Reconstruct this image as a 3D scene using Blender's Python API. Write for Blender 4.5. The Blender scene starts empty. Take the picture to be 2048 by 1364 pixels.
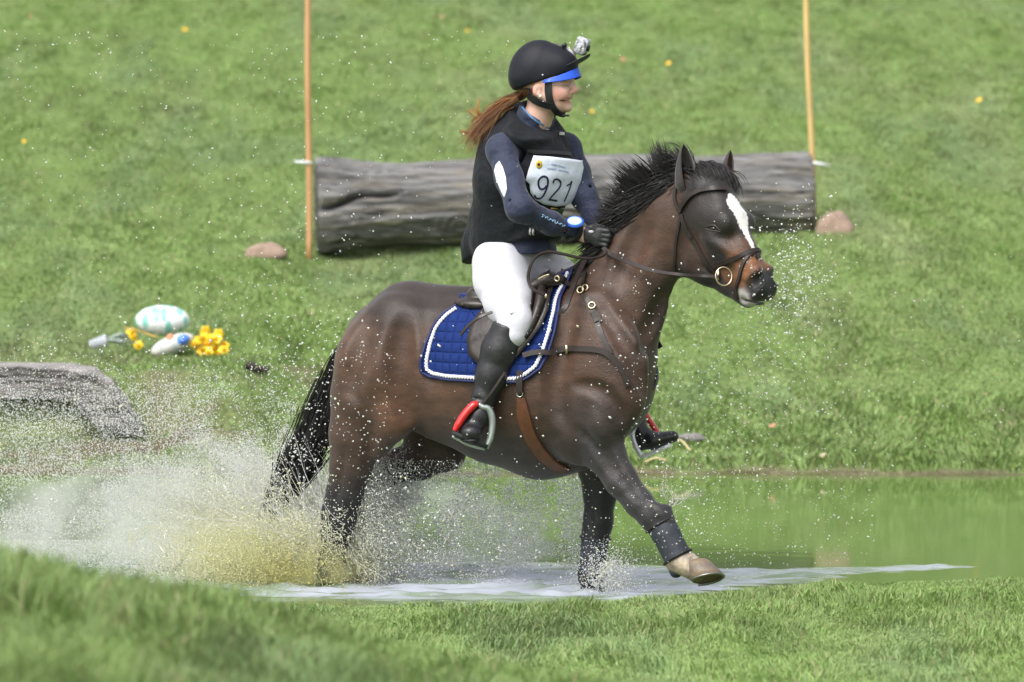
import bpy, math, random
import numpy as np
from mathutils import Vector, Matrix
from mathutils.bvhtree import BVHTree

# ------------------------------------------------------------------ camera, world, light
W, H, F = 2048.0, 1364.0, 10000.0          # photo size and focal length in its pixels
CAM = np.array([0.0, -20.0, 2.0])
PITCH = math.atan(502.0 / F)
cam_data = bpy.data.cameras.new("camera")
cam = bpy.data.objects.new("camera", cam_data)
bpy.context.scene.collection.objects.link(cam)
cam.location = CAM
cam.rotation_euler = (math.radians(90) - PITCH, 0, 0)
cam_data.sensor_width = 36.0
cam_data.lens = F * 36.0 / W
cam_data.clip_end = 2000.0
cam_data.clip_start = 0.5
cam_data.dof.use_dof = True
cam_data.dof.focus_distance = 19.9
cam_data.dof.aperture_fstop = 4.0
sc = bpy.context.scene
sc.camera = cam

SUN_EL, SUN_AZ = math.radians(52), math.radians(215)
world = bpy.data.worlds.new("World")
sc.world = world
world.use_nodes = True
wn = world.node_tree
wn.nodes.clear()
sky = wn.nodes.new("ShaderNodeTexSky")
sky.sky_type = 'NISHITA'
sky.sun_disc = False
sky.sun_elevation = SUN_EL
sky.sun_rotation = SUN_AZ
sky.air_density = 1.0
sky.dust_density = 5.0
sky.ozone_density = 1.0
hsv = wn.nodes.new("ShaderNodeHueSaturation")
hsv.inputs['Saturation'].default_value = 0.22
bg = wn.nodes.new("ShaderNodeBackground")
bg.inputs['Strength'].default_value = 0.15
out = wn.nodes.new("ShaderNodeOutputWorld")
wn.links.new(sky.outputs[0], hsv.inputs['Color'])
wn.links.new(hsv.outputs[0], bg.inputs[0])
wn.links.new(bg.outputs[0], out.inputs[0])
sun_d = bpy.data.lights.new("sun", 'SUN')
sun_d.energy = 1.0
sun_d.angle = math.radians(28)
sun_d.color = (1.0, 0.96, 0.9)
sun = bpy.data.objects.new("sun", sun_d)
sc.collection.objects.link(sun)
# direction TO the sun: behind-left of the camera, high
_sd = Vector((math.sin(SUN_AZ) * math.cos(SUN_EL), math.cos(SUN_AZ) * math.cos(SUN_EL), math.sin(SUN_EL)))
sun.rotation_euler = _sd.to_track_quat('Z', 'Y').to_euler()
sc.view_settings.view_transform = 'Standard'
sc.view_settings.look = 'None'
sc.view_settings.exposure = 0.78
sc.view_settings.gamma = 1.0
sc.cycles.max_bounces = 8
sc.cycles.transparent_max_bounces = 12
sc.cycles.use_denoising = True
sc.cycles.volume_bounces = 5
sc.cycles.volume_step_rate = 2.0

GRASS = True
random.seed(7)
rng = np.random.default_rng(11)

# ------------------------------------------------------------------ projection helpers
_fw = np.array([0, math.cos(PITCH), -math.sin(PITCH)])
_up = np.array([0, math.sin(PITCH), math.cos(PITCH)])
_rt = np.array([1.0, 0, 0])

def ray(px, py):
    return _rt * ((px - W / 2) / F) + _up * ((H / 2 - py) / F) + _fw

def proj(P):
    P = np.atleast_2d(P) - CAM
    d = P @ _fw
    return np.stack([W / 2 + F * (P @ _rt) / d, H / 2 - F * (P @ _up) / d], 1)

def at(px, py, Y):
    r = ray(px, py)
    return CAM + r * ((Y - CAM[1]) / r[1])

class Frame:
    """a vertical plane of a body: f forward, l to its left, u up"""
    def __init__(s, origin, yaw):
        a = math.radians(yaw)
        s.o = np.array(origin, float)
        s.f = np.array([math.cos(a), -math.sin(a), 0])
        s.l = np.array([math.sin(a), math.cos(a), 0])
        s.u = np.array([0, 0, 1.0])
        s.R = np.stack([s.f, s.l, s.u])            # world -> local rows
    def pt(s, px, py, lat=0.0):
        r = ray(px, py)
        n = s.l
        t = np.dot(s.o + n * lat - CAM, n) / np.dot(r, n)
        return CAM + r * t
    def loc(s, P):
        return (np.asarray(P) - s.o) @ s.R.T
    def wld(s, P):
        return np.asarray(P) @ s.R + s.o
PX = 1 / 500.0

# ------------------------------------------------------------------ noise
def vnoise(x, y, seed=0):
    xi = np.floor(x).astype(np.int64); yi = np.floor(y).astype(np.int64)
    fx = x - xi; fy = y - yi
    fx = fx * fx * (3 - 2 * fx); fy = fy * fy * (3 - 2 * fy)
    def h(a, b):
        n = (a * 374761393 + b * 668265263 + seed * 974711) & 0x7fffffff
        n = ((n ^ (n >> 13)) * 1274126177) & 0x7fffffff
        return ((n ^ (n >> 16)) & 0xffff) / 65535.0
    return (h(xi, yi) * (1 - fx) + h(xi + 1, yi) * fx) * (1 - fy) + (h(xi, yi + 1) * (1 - fx) + h(xi + 1, yi + 1) * fx) * fy

def fbm(x, y, seed=0, oct=3):
    r = 0; a = .5; t = 0
    for i in range(oct):
        r = r + a * vnoise(x * 2 ** i, y * 2 ** i, seed + i); t += a; a *= .5
    return r / t

# ------------------------------------------------------------------ materials
def mat(name, col=(.5, .5, .5), rough=.6, metal=0.0, spec=.5, noise=0.0, nscale=20.0, bump=0.0, bscale=80.0, vcol=False,
        sheen=0.0, trans=0.0, coat=0.0, col2=None, stretch=(1, 1, 1), bdist=.01, sss=0.0, detail=4):
    m = bpy.data.materials.new(name); m.use_nodes = True
    nt = m.node_tree; N = nt.nodes; L = nt.links
    b = N['Principled BSDF']
    b.inputs['Roughness'].default_value = rough
    b.inputs['Metallic'].default_value = metal
    b.inputs['Specular IOR Level'].default_value = spec
    if sheen: b.inputs['Sheen Weight'].default_value = sheen
    if trans: b.inputs['Transmission Weight'].default_value = trans
    if coat: b.inputs['Coat Weight'].default_value = coat
    if sss:
        b.inputs['Subsurface Weight'].default_value = sss
        b.inputs['Subsurface Radius'].default_value = (.012, .005, .003)
    tc = N.new('ShaderNodeTexCoord')
    mp = N.new('ShaderNodeMapping'); mp.inputs['Scale'].default_value = stretch
    L.new(tc.outputs['Object'], mp.inputs[0])
    src = None
    if vcol:
        a = N.new('ShaderNodeAttribute'); a.attribute_name = 'Col'; src = a.outputs['Color']
    if noise > 0 or col2 is not None:
        n = N.new('ShaderNodeTexNoise'); n.inputs['Scale'].default_value = nscale; n.inputs['Detail'].default_value = detail
        n.inputs['Roughness'].default_value = .6
        L.new(mp.outputs[0], n.inputs['Vector'])
        if col2 is not None:
            mx = N.new('ShaderNodeMix'); mx.data_type = 'RGBA'
            mx.inputs[6].default_value = (*col, 1); mx.inputs[7].default_value = (*col2, 1)
            cr = N.new('ShaderNodeMapRange'); cr.inputs[1].default_value = .38; cr.inputs[2].default_value = .62
            L.new(n.outputs[0], cr.inputs[0]); L.new(cr.outputs[0], mx.inputs[0])
            src2 = mx.outputs[2]
        else:
            src2 = None
        if noise > 0:
            mr = N.new('ShaderNodeMapRange')
            mr.inputs[1].default_value = .3; mr.inputs[2].default_value = .7
            mr.inputs[3].default_value = 1 - noise; mr.inputs[4].default_value = 1 + noise
            L.new(n.outputs[0], mr.inputs[0])
            vm = N.new('ShaderNodeVectorMath'); vm.operation = 'SCALE'
            if src is not None: L.new(src, vm.inputs[0])
            elif src2 is not None: L.new(src2, vm.inputs[0])
            else: vm.inputs[0].default_value = col
            L.new(mr.outputs[0], vm.inputs['Scale'])
            src = vm.outputs[0]
        else:
            src = src2
    if src is not None: L.new(src, b.inputs['Base Color'])
    else: b.inputs['Base Color'].default_value = (*col, 1)
    if bump > 0:
        n2 = N.new('ShaderNodeTexNoise'); n2.inputs['Scale'].default_value = bscale; n2.inputs['Detail'].default_value = 5
        L.new(mp.outputs[0], n2.inputs['Vector'])
        bp = N.new('ShaderNodeBump'); bp.inputs['Strength'].default_value = bump; bp.inputs['Distance'].default_value = bdist
        L.new(n2.outputs[0], bp.inputs['Height']); L.new(bp.outputs[0], b.inputs['Normal'])
    return m

# ------------------------------------------------------------------ object helpers
def tag(o, label=None, cat=None, group=None, kind=None):
    if label: o['label'] = label
    if cat: o['category'] = cat
    if group: o['group'] = group
    if kind: o['kind'] = kind
    return o

def root(name, loc, label, cat, group=None):
    o = bpy.data.objects.new(name, None); sc.collection.objects.link(o)
    o.location = tuple(loc); o.empty_display_size = .05
    return tag(o, label, cat, group)

def _wloc(o):
    v = np.zeros(3)
    while o is not None:
        v = v + np.array(o.location); o = o.parent
    return v

def obj(name, verts, faces, material, parent=None, smooth=True, col=None, loc=None):
    """verts in world space; linked as one mesh under parent"""
    V = np.asarray(verts, np.float64)
    base = _wloc(parent) if parent is not None else (np.array(loc, float) if loc is not None else np.zeros(3))
    me = bpy.data.meshes.new(name)
    Vl = (V - base).astype(np.float32)
    if isinstance(faces, np.ndarray):
        k = faces.shape[1]; n = len(faces)
        me.vertices.add(len(Vl)); me.vertices.foreach_set('co', Vl.ravel())
        me.loops.add(n * k); me.loops.foreach_set('vertex_index', faces.astype(np.int32).ravel())
        me.polygons.add(n)
        me.polygons.foreach_set('loop_start', np.arange(0, n * k, k, dtype=np.int32))
        me.polygons.foreach_set('loop_total', np.full(n, k, np.int32))
        me.update(calc_edges=True)
    else:
        me.from_pydata([tuple(v) for v in Vl.tolist()], [], [tuple(int(i) for i in f) for f in faces])
        me.update()
    if smooth and len(me.polygons):
        me.polygons.foreach_set('use_smooth', np.ones(len(me.polygons), bool))
    if col is not None:
        ca = me.color_attributes.new('Col', 'FLOAT_COLOR', 'POINT')
        c4 = np.ones((len(V), 4), np.float32); c4[:, :3] = col
        ca.data.foreach_set('color', c4.ravel())
    if material is not None:
        me.materials.append(material)
    o = bpy.data.objects.new(name, me); sc.collection.objects.link(o)
    if parent is not None: o.parent = parent
    elif loc is not None: o.location = tuple(loc)
    return o

class MB:
    """collects shapes into one mesh, world space"""
    def __init__(s): s.v = []; s.f = []; s.n = 0
    def add(s, v, f):
        v = np.asarray(v, float)
        s.v.append(v); s.f += [tuple(int(i) + s.n for i in q) for q in f]; s.n += len(v)
        return s
    def tube(s, pts, r, n=8, caps=True, flat=None):
        """round tube along pts; flat = (vector, ratio) squashes it along that vector"""
        P = np.asarray(pts, float)
        R = np.full(len(P), r, float) if np.isscalar(r) else np.asarray(r, float)
        T = np.gradient(P, axis=0); T /= np.linalg.norm(T, axis=1)[:, None] + 1e-12
        a = np.array([0, 0, 1.0]) if abs(T[0][2]) < .9 else np.array([1.0, 0, 0])
        u = np.cross(T[0], a); u /= np.linalg.norm(u)
        V = []
        for i in range(len(P)):
            u = u - T[i] * np.dot(u, T[i]); u /= np.linalg.norm(u) + 1e-12
            w = np.cross(T[i], u)
            for k in range(n):
                an = 2 * math.pi * k / n
                d = (u * math.cos(an) + w * math.sin(an)) * R[i]
                if flat is not None:
                    fv = flat[0]; d = d - fv * np.dot(d, fv) * (1 - flat[1])
                V.append(P[i] + d)
        Fc = []
        m = len(P)
        for i in range(m - 1):
            for k in range(n):
                k2 = (k + 1) % n
                Fc.append((i * n + k, i * n + k2, (i + 1) * n + k2, (i + 1) * n + k))
        if caps:
            Fc.append(tuple(range(n - 1, -1, -1))); Fc.append(tuple((m - 1) * n + k for k in range(n)))
        return s.add(V, Fc)
    def ribbon(s, pts, nrm, w, t=.003):
        """flat strap with width w and thickness t; nrm outward normals"""
        P = np.asarray(pts, float); Nn = np.asarray(nrm, float)
        T = np.gradient(P, axis=0); T /= np.linalg.norm(T, axis=1)[:, None] + 1e-12
        S = np.cross(T, Nn); S /= np.linalg.norm(S, axis=1)[:, None] + 1e-12
        Wd = np.full(len(P), w, float) if np.isscalar(w) else np.asarray(w, float)
        V = []
        for i in range(len(P)):
            a = S[i] * Wd[i] / 2; b = Nn[i] * t
            V += [P[i] - a - b * .5, P[i] - a * .95 + b, P[i] + a * .95 + b, P[i] + a - b * .5]
        Fc = []
        for i in range(len(P) - 1):
            for k in range(4):
                k2 = (k + 1) % 4
                Fc.append((i * 4 + k, (i + 1) * 4 + k, (i + 1) * 4 + k2, i * 4 + k2))
        m = len(P) - 1
        Fc.append((0, 1, 2, 3)); Fc.append((m * 4 + 3, m * 4 + 2, m * 4 + 1, m * 4))
        s.flat = True
        return s.add(V, Fc)
    def ell(s, c, r, axes=None, nu=16, nv=10, fn=None):
        c = np.array(c, float); r = np.broadcast_to(np.array(r, float), (3,))
        A = np.eye(3) if axes is None else np.array(axes, float)
        V = [c + A[2] * r[2]]; Fc = []
        for j in range(1, nv):
            th = math.pi * j / nv
            for i in range(nu):
                ph = 2 * math.pi * i / nu
                q = np.array([math.sin(th) * math.cos(ph) * r[0], math.sin(th) * math.sin(ph) * r[1], math.cos(th) * r[2]])
                if fn is not None: q = q * fn(th, ph)
                V.append(c + q @ A)
        V.append(c - A[2] * r[2])
        for i in range(nu):
            Fc.append((0, 1 + i, 1 + (i + 1) % nu))
        for j in range(nv - 2):
            for i in range(nu):
                a = 1 + j * nu + i; b = 1 + j * nu + (i + 1) % nu
                Fc.append((a, a + nu, b + nu, b))
        e = len(V) - 1; b0 = 1 + (nv - 2) * nu
        for i in range(nu):
            Fc.append((e, b0 + (i + 1) % nu, b0 + i))
        return s.add(V, Fc)
    def box(s, c, h, axes=None, bevel=.15):
        """bevelled box: octagonal section rings"""
        c = np.array(c, float); h = np.array(h, float); A = np.eye(3) if axes is None else np.array(axes, float)
        b = bevel * h.min()
        prof = [(-1, h[2], b), (-1, h[2] - b, 0), (1, h[2] - b, 0), (1, h[2], b)]
        V = []; rings = []
        for z, ins in ((-h[2], b), (-h[2] + b, 0), (h[2] - b, 0), (h[2], b)):
            x, y = h[0] - ins, h[1] - ins
            ring = [(x - b, y), (-(x - b), y), (-x, y - b), (-x, -(y - b)), (-(x - b), -y), (x - b, -y), (x, -(y - b)), (x, y - b)]
            rings.append(len(V))
            for (p, q) in ring: V.append(c + np.array([p, q, z]) @ A)
        Fc = []
        for r_ in range(3):
            for k in range(8):
                k2 = (k + 1) % 8
                Fc.append((r_ * 8 + k, r_ * 8 + k2, r_ * 8 + 8 + k2, r_ * 8 + 8 + k))
        Fc.append(tuple(range(7, -1, -1))); Fc.append(tuple(24 + k for k in range(8)))
        return s.add(V, Fc)
    def build(s, name, m, parent=None, smooth=True, loc=None):
        if getattr(s, 'flat', False): smooth = False
        return obj(name, np.concatenate(s.v), s.f, m, parent, smooth, loc=loc)

def cat(pts, n=8):
    """Catmull-Rom through pts"""
    P = np.asarray(pts, float)
    Q = np.vstack([2 * P[0] - P[1], P, 2 * P[-1] - P[-2]])
    o = []
    for i in range(1, len(Q) - 2):
        for k in range(n):
            t = k / n
            o.append(.5 * ((2 * Q[i]) + (-Q[i - 1] + Q[i + 1]) * t + (2 * Q[i - 1] - 5 * Q[i] + 4 * Q[i + 1] - Q[i + 2]) * t * t + (-Q[i - 1] + 3 * Q[i] - 3 * Q[i + 1] + Q[i + 2]) * t ** 3))
    o.append(Q[-2])
    return np.array(o)

# ------------------------------------------------------------------ implicit surfaces (smooth unions) meshed by surface nets
class Field:
    def __init__(s, frame, h):
        s.fr = frame; s.h = h; s.prims = []
    def chain(s, pts, w=None, k=.03, sub=False):
        """pts: (world point, radius m, lateral squash)"""
        w = s.fr.l if w is None else np.asarray(w, float)
        wl = s.fr.R @ w
        for i in range(max(1, len(pts) - 1)):
            A = pts[i]; B = pts[min(i + 1, len(pts) - 1)]
            s.prims.append(('c', s.fr.loc(A[0]), s.fr.loc(B[0]), A[1], B[1], A[2], B[2], wl, k, sub))
    def ell(s, c, r, axes=None, k=.02, sub=False):
        A = np.eye(3) if axes is None else np.array([s.fr.R @ np.asarray(a) for a in axes])
        s.prims.append(('e', s.fr.loc(c), np.array(r, float), A, k, sub))
    def cut(s, p, n, k=.004):
        """remove the half space in front of the plane (point, outward normal)"""
        s.prims.append(('p', s.fr.loc(p), s.fr.R @ np.asarray(n, float), k))
    def mesh(s, smooth=1):
        h = s.h
        lo = np.full(3, 1e9); hi = -lo
        for p in s.prims:
            if p[0] == 'c' and not p[9]:
                m = max(p[3] * max(1, p[5]), p[4] * max(1, p[6])) + p[8] * .6
                for q in (p[1], p[2]): lo = np.minimum(lo, q - m); hi = np.maximum(hi, q + m)
            elif p[0] == 'e' and not p[5]:
                m = p[2].max() + p[4] * .5
                lo = np.minimum(lo, p[1] - m); hi = np.maximum(hi, p[1] + m)
        lo -= 3 * h; hi += 3 * h
        n = np.ceil((hi - lo) / h).astype(int) + 1
        ax = [(lo[i] + h * np.arange(n[i])).astype(np.float32) for i in range(3)]
        Fd = np.full(n, 1.0, np.float32)
        for p in s.prims:
            if p[0] == 'p':
                d = ((ax[0] - p[1][0])[:, None, None] * p[2][0] + (ax[1] - p[1][1])[None, :, None] * p[2][1] + (ax[2] - p[1][2])[None, None, :] * p[2][2])
                kk = p[3]; a = Fd; hh = np.clip(.5 - .5 * (a - d) / kk, 0, 1)
                Fd = (a * (1 - hh) + d * hh + kk * hh * (1 - hh)).astype(np.float32)
                continue
            if p[0] == 'c':
                _, A, B, ra, rb, sa, sb, w, k, sub = p
                m = max(ra * max(1, sa), rb * max(1, sb)) + k + 2.5 * h
                l_ = np.minimum(A, B) - m; h_ = np.maximum(A, B) + m
            else:
                _, C, r, AX, k, sub = p
                m = r.max() + k + 2.5 * h
                l_ = C - m; h_ = C + m
            i0 = np.clip(np.floor((l_ - lo) / h).astype(int), 0, n - 1); i1 = np.clip(np.ceil((h_ - lo) / h).astype(int) + 1, 1, n)
            if (i1 <= i0).any(): continue
            X = ax[0][i0[0]:i1[0]][:, None, None]; Y = ax[1][i0[1]:i1[1]][None, :, None]; Z = ax[2][i0[2]:i1[2]][None, None, :]
            if p[0] == 'c':
                ba = (B - A).astype(np.float32); L2 = float(ba @ ba)
                x = X - np.float32(A[0]); y = Y - np.float32(A[1]); z = Z - np.float32(A[2])
                if L2 > 1e-12:
                    t = np.clip((x * ba[0] + y * ba[1] + z * ba[2]) / L2, 0, 1)
                else: t = np.zeros((1, 1, 1), np.float32)
                cx = x - t * ba[0]; cy = y - t * ba[1]; cz = z - t * ba[2]
                lw = cx * np.float32(w[0]) + cy * np.float32(w[1]) + cz * np.float32(w[2])
                sq = sa + (sb - sa) * t
                d = np.sqrt(np.maximum(cx * cx + cy * cy + cz * cz - lw * lw + (lw / sq) ** 2, 0)) - (ra + (rb - ra) * t)
                d = d * np.minimum(1, .5 + .5 * sq)
            else:
                x = X - np.float32(C[0]); y = Y - np.float32(C[1]); z = Z - np.float32(C[2])
                q = 0
                for j in range(3):
                    q = q + ((x * np.float32(AX[j][0]) + y * np.float32(AX[j][1]) + z * np.float32(AX[j][2])) / r[j]) ** 2
                d = (np.sqrt(q) - 1) * np.float32(np.sort(r)[0] * .5 + np.sort(r)[1] * .5)
            sl = (slice(i0[0], i1[0]), slice(i0[1], i1[1]), slice(i0[2], i1[2]))
            a = Fd[sl]
            if sub:
                d = -d
                hh = np.clip(.5 - .5 * (a - d) / k, 0, 1)
                Fd[sl] = a * (1 - hh) + d * hh + k * hh * (1 - hh)
            else:
                hh = np.clip(.5 + .5 * (d - a) / k, 0, 1)
                Fd[sl] = d * (1 - hh) + a * hh - k * hh * (1 - hh)
        V, Q = surface_nets(Fd)
        V = V * h + lo
        for _ in range(smooth):
            acc = np.zeros_like(V); cnt = np.zeros(len(V))
            for a, b in ((0, 1), (1, 2), (2, 3), (3, 0)):
                np.add.at(acc, Q[:, a], V[Q[:, b]]); np.add.at(cnt, Q[:, a], 1)
                np.add.at(acc, Q[:, b], V[Q[:, a]]); np.add.at(cnt, Q[:, b], 1)
            V = V * .5 + .5 * acc / np.maximum(cnt, 1)[:, None]
        return s.fr.wld(V), Q

def surface_nets(Fd):
    n = np.array(Fd.shape)
    ins = Fd < 0
    c = n - 1
    S = [(i, j, k) for i in (0, 1) for j in (0, 1) for k in (0, 1)]
    def cor(A, o): return A[o[0]:o[0] + c[0], o[1]:o[1] + c[1], o[2]:o[2] + c[2]]
    cnt = np.zeros(c, np.int8)
    for o in S: cnt += cor(ins, o)
    act = (cnt > 0) & (cnt < 8)
    idx = np.argwhere(act)
    ids = np.full(c, -1, np.int32); ids[act] = np.arange(len(idx))
    acc = np.zeros((len(idx), 3)); num = np.zeros(len(idx))
    vals = {o: Fd[idx[:, 0] + o[0], idx[:, 1] + o[1], idx[:, 2] + o[2]] for o in S}
    for o in S:
        for d in range(3):
            if o[d] == 0:
                o2 = list(o); o2[d] = 1; o2 = tuple(o2)
                a = vals[o]; b = vals[o2]
                m = (a < 0) != (b < 0)
                t = np.where(m, a / np.where(a == b, 1, a - b), 0)
                P = np.tile(np.array(o, float), (len(idx), 1)); P[:, d] += t
                acc[m] += P[m]; num[m] += 1
    V = idx + acc / num[:, None]
    Q = []
    for d in range(3):
        a = ins; sl0 = [slice(None)] * 3; sl1 = [slice(None)] * 3
        sl0[d] = slice(0, -1); sl1[d] = slice(1, None)
        A = a[tuple(sl0)]; B = a[tuple(sl1)]
        e1, e2 = [(1, 2), (2, 0), (0, 1)][d]
        for sgn in (0, 1):
            m = (A & ~B) if sgn == 0 else (~A & B)
            E = np.argwhere(m)
            ok = (E[:, e1] > 0) & (E[:, e2] > 0) & (E[:, e1] < c[e1]) & (E[:, e2] < c[e2])
            E = E[ok]
            q = []
            for (p1, p2) in ((-1, -1), (0, -1), (0, 0), (-1, 0)):
                I = E.copy(); I[:, e1] += p1; I[:, e2] += p2
                q.append(ids[I[:, 0], I[:, 1], I[:, 2]])
            q = np.stack(q, 1)
            if sgn == 1: q = q[:, ::-1]
            Q.append(q)
    return V, np.concatenate(Q)

def bvh_of(*meshes):
    vs = []; fs = []; b = 0
    for V, Q in meshes:
        vs += [tuple(v) for v in V.tolist()]; fs += [tuple(int(i) + b for i in f) for f in Q]; b += len(V)
    return BVHTree.FromPolygons(vs, fs)

def hit(bvh, px, py, off=.0, fallback=None):
    """where the line of sight through a photo pixel meets a body, lifted off it"""
    r = ray(px, py); r = r / np.linalg.norm(r)
    loc, nrm, i, d = bvh.ray_cast(Vector(CAM), Vector(r))
    if loc is not None and nrm.dot(Vector(r)) > 0: nrm = -nrm
    if loc is None:
        if fallback is None: return None, None
        P, nn, i, d = bvh.find_nearest(Vector(fallback.pt(px, py, -.12)))
        return np.array(P) + np.array(nn) * off, np.array(nn)
    return np.array(loc) + np.array(nrm) * off, np.array(nrm)

def surf_path(bvh, pts, off, n=8, fb=None):
    C = cat([(p[0], p[1], 0) for p in pts], n)
    P = []; Nn = []
    for c in C:
        p, q = hit(bvh, c[0], c[1], off, fb)
        if p is None: continue
        P.append(p); Nn.append(q)
    P = np.array(P); Nn = np.array(Nn)
    for _ in range(2):
        P[1:-1] = P[1:-1] * .5 + .25 * (P[:-2] + P[2:]); Nn[1:-1] = Nn[1:-1] * .5 + .25 * (Nn[:-2] + Nn[2:])
    Nn /= np.linalg.norm(Nn, axis=1)[:, None]
    return P, Nn

def hairs(name, strands, m, parent=None, col=None, loc=None, n=5):
    """strands: list of (points array (k,3), root width) -> thin three-sided locks in one mesh"""
    V = []; Fc = []; C = []
    b = 0
    for si, (P, w) in enumerate(strands):
        P = np.asarray(P); k = len(P)
        T = np.gradient(P, axis=0); T /= np.linalg.norm(T, axis=1)[:, None] + 1e-9
        view = np.array([0, 1.0, 0])
        U = np.cross(T, view); U /= np.linalg.norm(U, axis=1)[:, None] + 1e-9
        Wv = np.cross(T, U)
        for i in range(k):
            ww = w * (1 - (i / (k - 1)) ** 2 * .9)
            V += [P[i] + U[i] * ww, P[i] - U[i] * ww * .5 + Wv[i] * ww * .8, P[i] - U[i] * ww * .5 - Wv[i] * ww * .8]
            if col is not None: C += [col[si]] * 3
        for i in range(k - 1):
            for j in range(3):
                j2 = (j + 1) % 3
                Fc.append((b + i * 3 + j, b + i * 3 + j2, b + i * 3 + 3 + j2, b + i * 3 + 3 + j))
        b += 3 * k
    return obj(name, np.array(V), np.array(Fc), m, parent, True, col=np.array(C) if col is not None else None, loc=loc)

HF = Frame(at(1000, 700, 0.0), 25)            # horse: faces right, turned 25 degrees towards the camera

# ================================================================== SETTING: terrain, grass, water
def sstep(a, b, x):
    t = np.clip((x - a) / (b - a), 0, 1); return t * t * (3 - 2 * t)

def shore_near(x):
    return np.interp(x, [-9, -2, -.6, .1, .55, 1.0, 1.4, 2.0, 4, 9], [-.9, -.8, -.72, -.62, -.42, -.12, .16, .36, .5, .9])
def shore_far(x):
    return 5.95 + .12 * (vnoise(x * 1.7 + 40, x * 0, 3) - .5) + np.where(x < -1.4, .12, 0)

def terrain(x, y):
    ys = shore_near(x); yf = shore_far(x)
    near = .028 * (1 - np.exp(-np.maximum(ys - y, 0) / .25)) + .008 * np.maximum(ys - y, 0)
    A = np.interp(x, [-4, -1.6, -1.05, -.82, -.70, -.42, -.2, .1, .5, 1.3, 2.5, 5], [.69, .675, .615, .60, .545, .45, .385, .32, .255, .14, .04, .02])
    hump = A * sstep(-3.2, -7.2, y)
    bump_n = (.05 * (fbm(x * 1.3, y * .9, 5) - .5) + .03 * (fbm(x * 5, y * 5, 9, 2) - .5)) * sstep(0, .6, ys - y)
    left = sstep(-1.0, -1.7, x)
    d = np.maximum(y - yf, 0)
    far = .038 * sstep(0, .10, d) + .129 * d
    bank_a = np.interp(y, [5.9, 6.1, 6.9, 7.6, 9.1, 12.5, 14.5], [0, .04, .22, .44, .49, 1.01, 1.20])
    bank_b = np.interp(y, [5.9, 6.1, 7.38, 7.55, 9.1, 12.5, 14.5], [0, .02, .10, .455, .49, 1.01, 1.20])
    ws = sstep(-1.55, -1.95, x)
    bank = bank_a * (1 - ws) + bank_b * ws
    wl = left * sstep(14.5, 13, y)
    far = far * (1 - wl) + bank * wl
    far = np.where(y > 60, far - .1 * (y - 60), far)
    far = far + .05 * x * sstep(8, 12.5, y) * sstep(22, 14, y) * sstep(-3, -2, x) * sstep(3.4, 2.4, x) + (.03 * (fbm(x * .5, y * .35, 21) - .5) + .018 * (fbm(x * 3, y * 2, 31, 2) - .5)) * sstep(0.1, 1.0, d)
    basin = -.03 - .09 * sstep(0, 1.2, y - ys) * sstep(0, 1.2, yf - y)
    z = np.where(y < ys, near + hump + bump_n, np.where(y < yf, basin * sstep(0, .15, np.minimum(y - ys, yf - y)), far))
    return z

def patches(x, y):
    """0..1 colour fields of the turf: dry, lush, bare"""
    dry = fbm(x * 1.1 + 3, y * .24 + 8, 51, 5)
    lush = fbm(x * 2.1 + 13, y * .5 + 2, 61, 4)
    bare = .7 * sstep(.66, .76, fbm(x * 1.6 + 5, y * 1.1, 71, 3)) * sstep(11, 7, y) * sstep(5.5, 6.5, y)
    yf = shore_far(x)
    bare = np.maximum(bare, sstep(.07, .02, y - yf + .12 * (fbm(x * 4, y * 0, 79, 3) - .5)) * (y > yf - .3) * (y < yf + .6))
    bare = np.maximum(bare, (.55 + .45 * sstep(.35, .6, fbm(x * 1.5, y * 2, 78, 3))) * sstep(-1.0, -1.7, x) * sstep(5.6, 6.0, y) * sstep(7.6, 7.1, y))
    bare = np.maximum(bare, .8 * sstep(.50, .62, fbm(x * 1.9, y * 2.5, 77, 3)) * sstep(-.2, -1.2, x) * sstep(7.4, 7.8, y) * sstep(9.2, 8.6, y))
    return dry, lush, bare

def turf_colour(x, y, rnd):
    dry, lush, bare = patches(x, y)
    g = np.stack([.215 + 0 * x, .308 + 0 * x, .102 + 0 * x], -1)
    g_dry = np.array([.245, .315, .130]); g_lush = np.array([.20, .31, .085]); g_grey = np.array([.20, .29, .125])
    g = g + (g_dry - g) * sstep(.5, .75, dry)[..., None]
    g = g + (g_lush - g) * (sstep(.48, .75, lush) * .6)[..., None]
    g = g + (g_grey - g) * (sstep(.45, .3, lush) * .6)[..., None]
    tuft = fbm(x * 9, y * 2.3, 66, 3)
    g = g * (.80 + .40 * tuft)[..., None] * (1 - .22 * sstep(.66, .80, fbm(x * 3.1, y * .9, 68, 3)))[..., None]
    g = g * (1 + .10 * sstep(-.5, -4, y))[..., None]
    g = g * (.70 + .60 * rnd)[..., None]
    return g, bare

xs = np.unique(np.concatenate([np.linspace(-150, -9, 30), np.arange(-9, 9.01, .09), np.linspace(9, 150, 30)]))
ys_ = np.unique(np.concatenate([np.linspace(-60, -19, 12), np.arange(-19, -2, .15), np.arange(-2, 1.5, .06), np.arange(1.5, 5.5, .2), np.arange(5.5, 9.5, .05),
                               np.arange(9.5, 20, .14), np.arange(20, 60, .5), np.linspace(60, 400, 50)]))
GX, GY = np.meshgrid(xs, ys_)
GZ = terrain(GX, GY)
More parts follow.
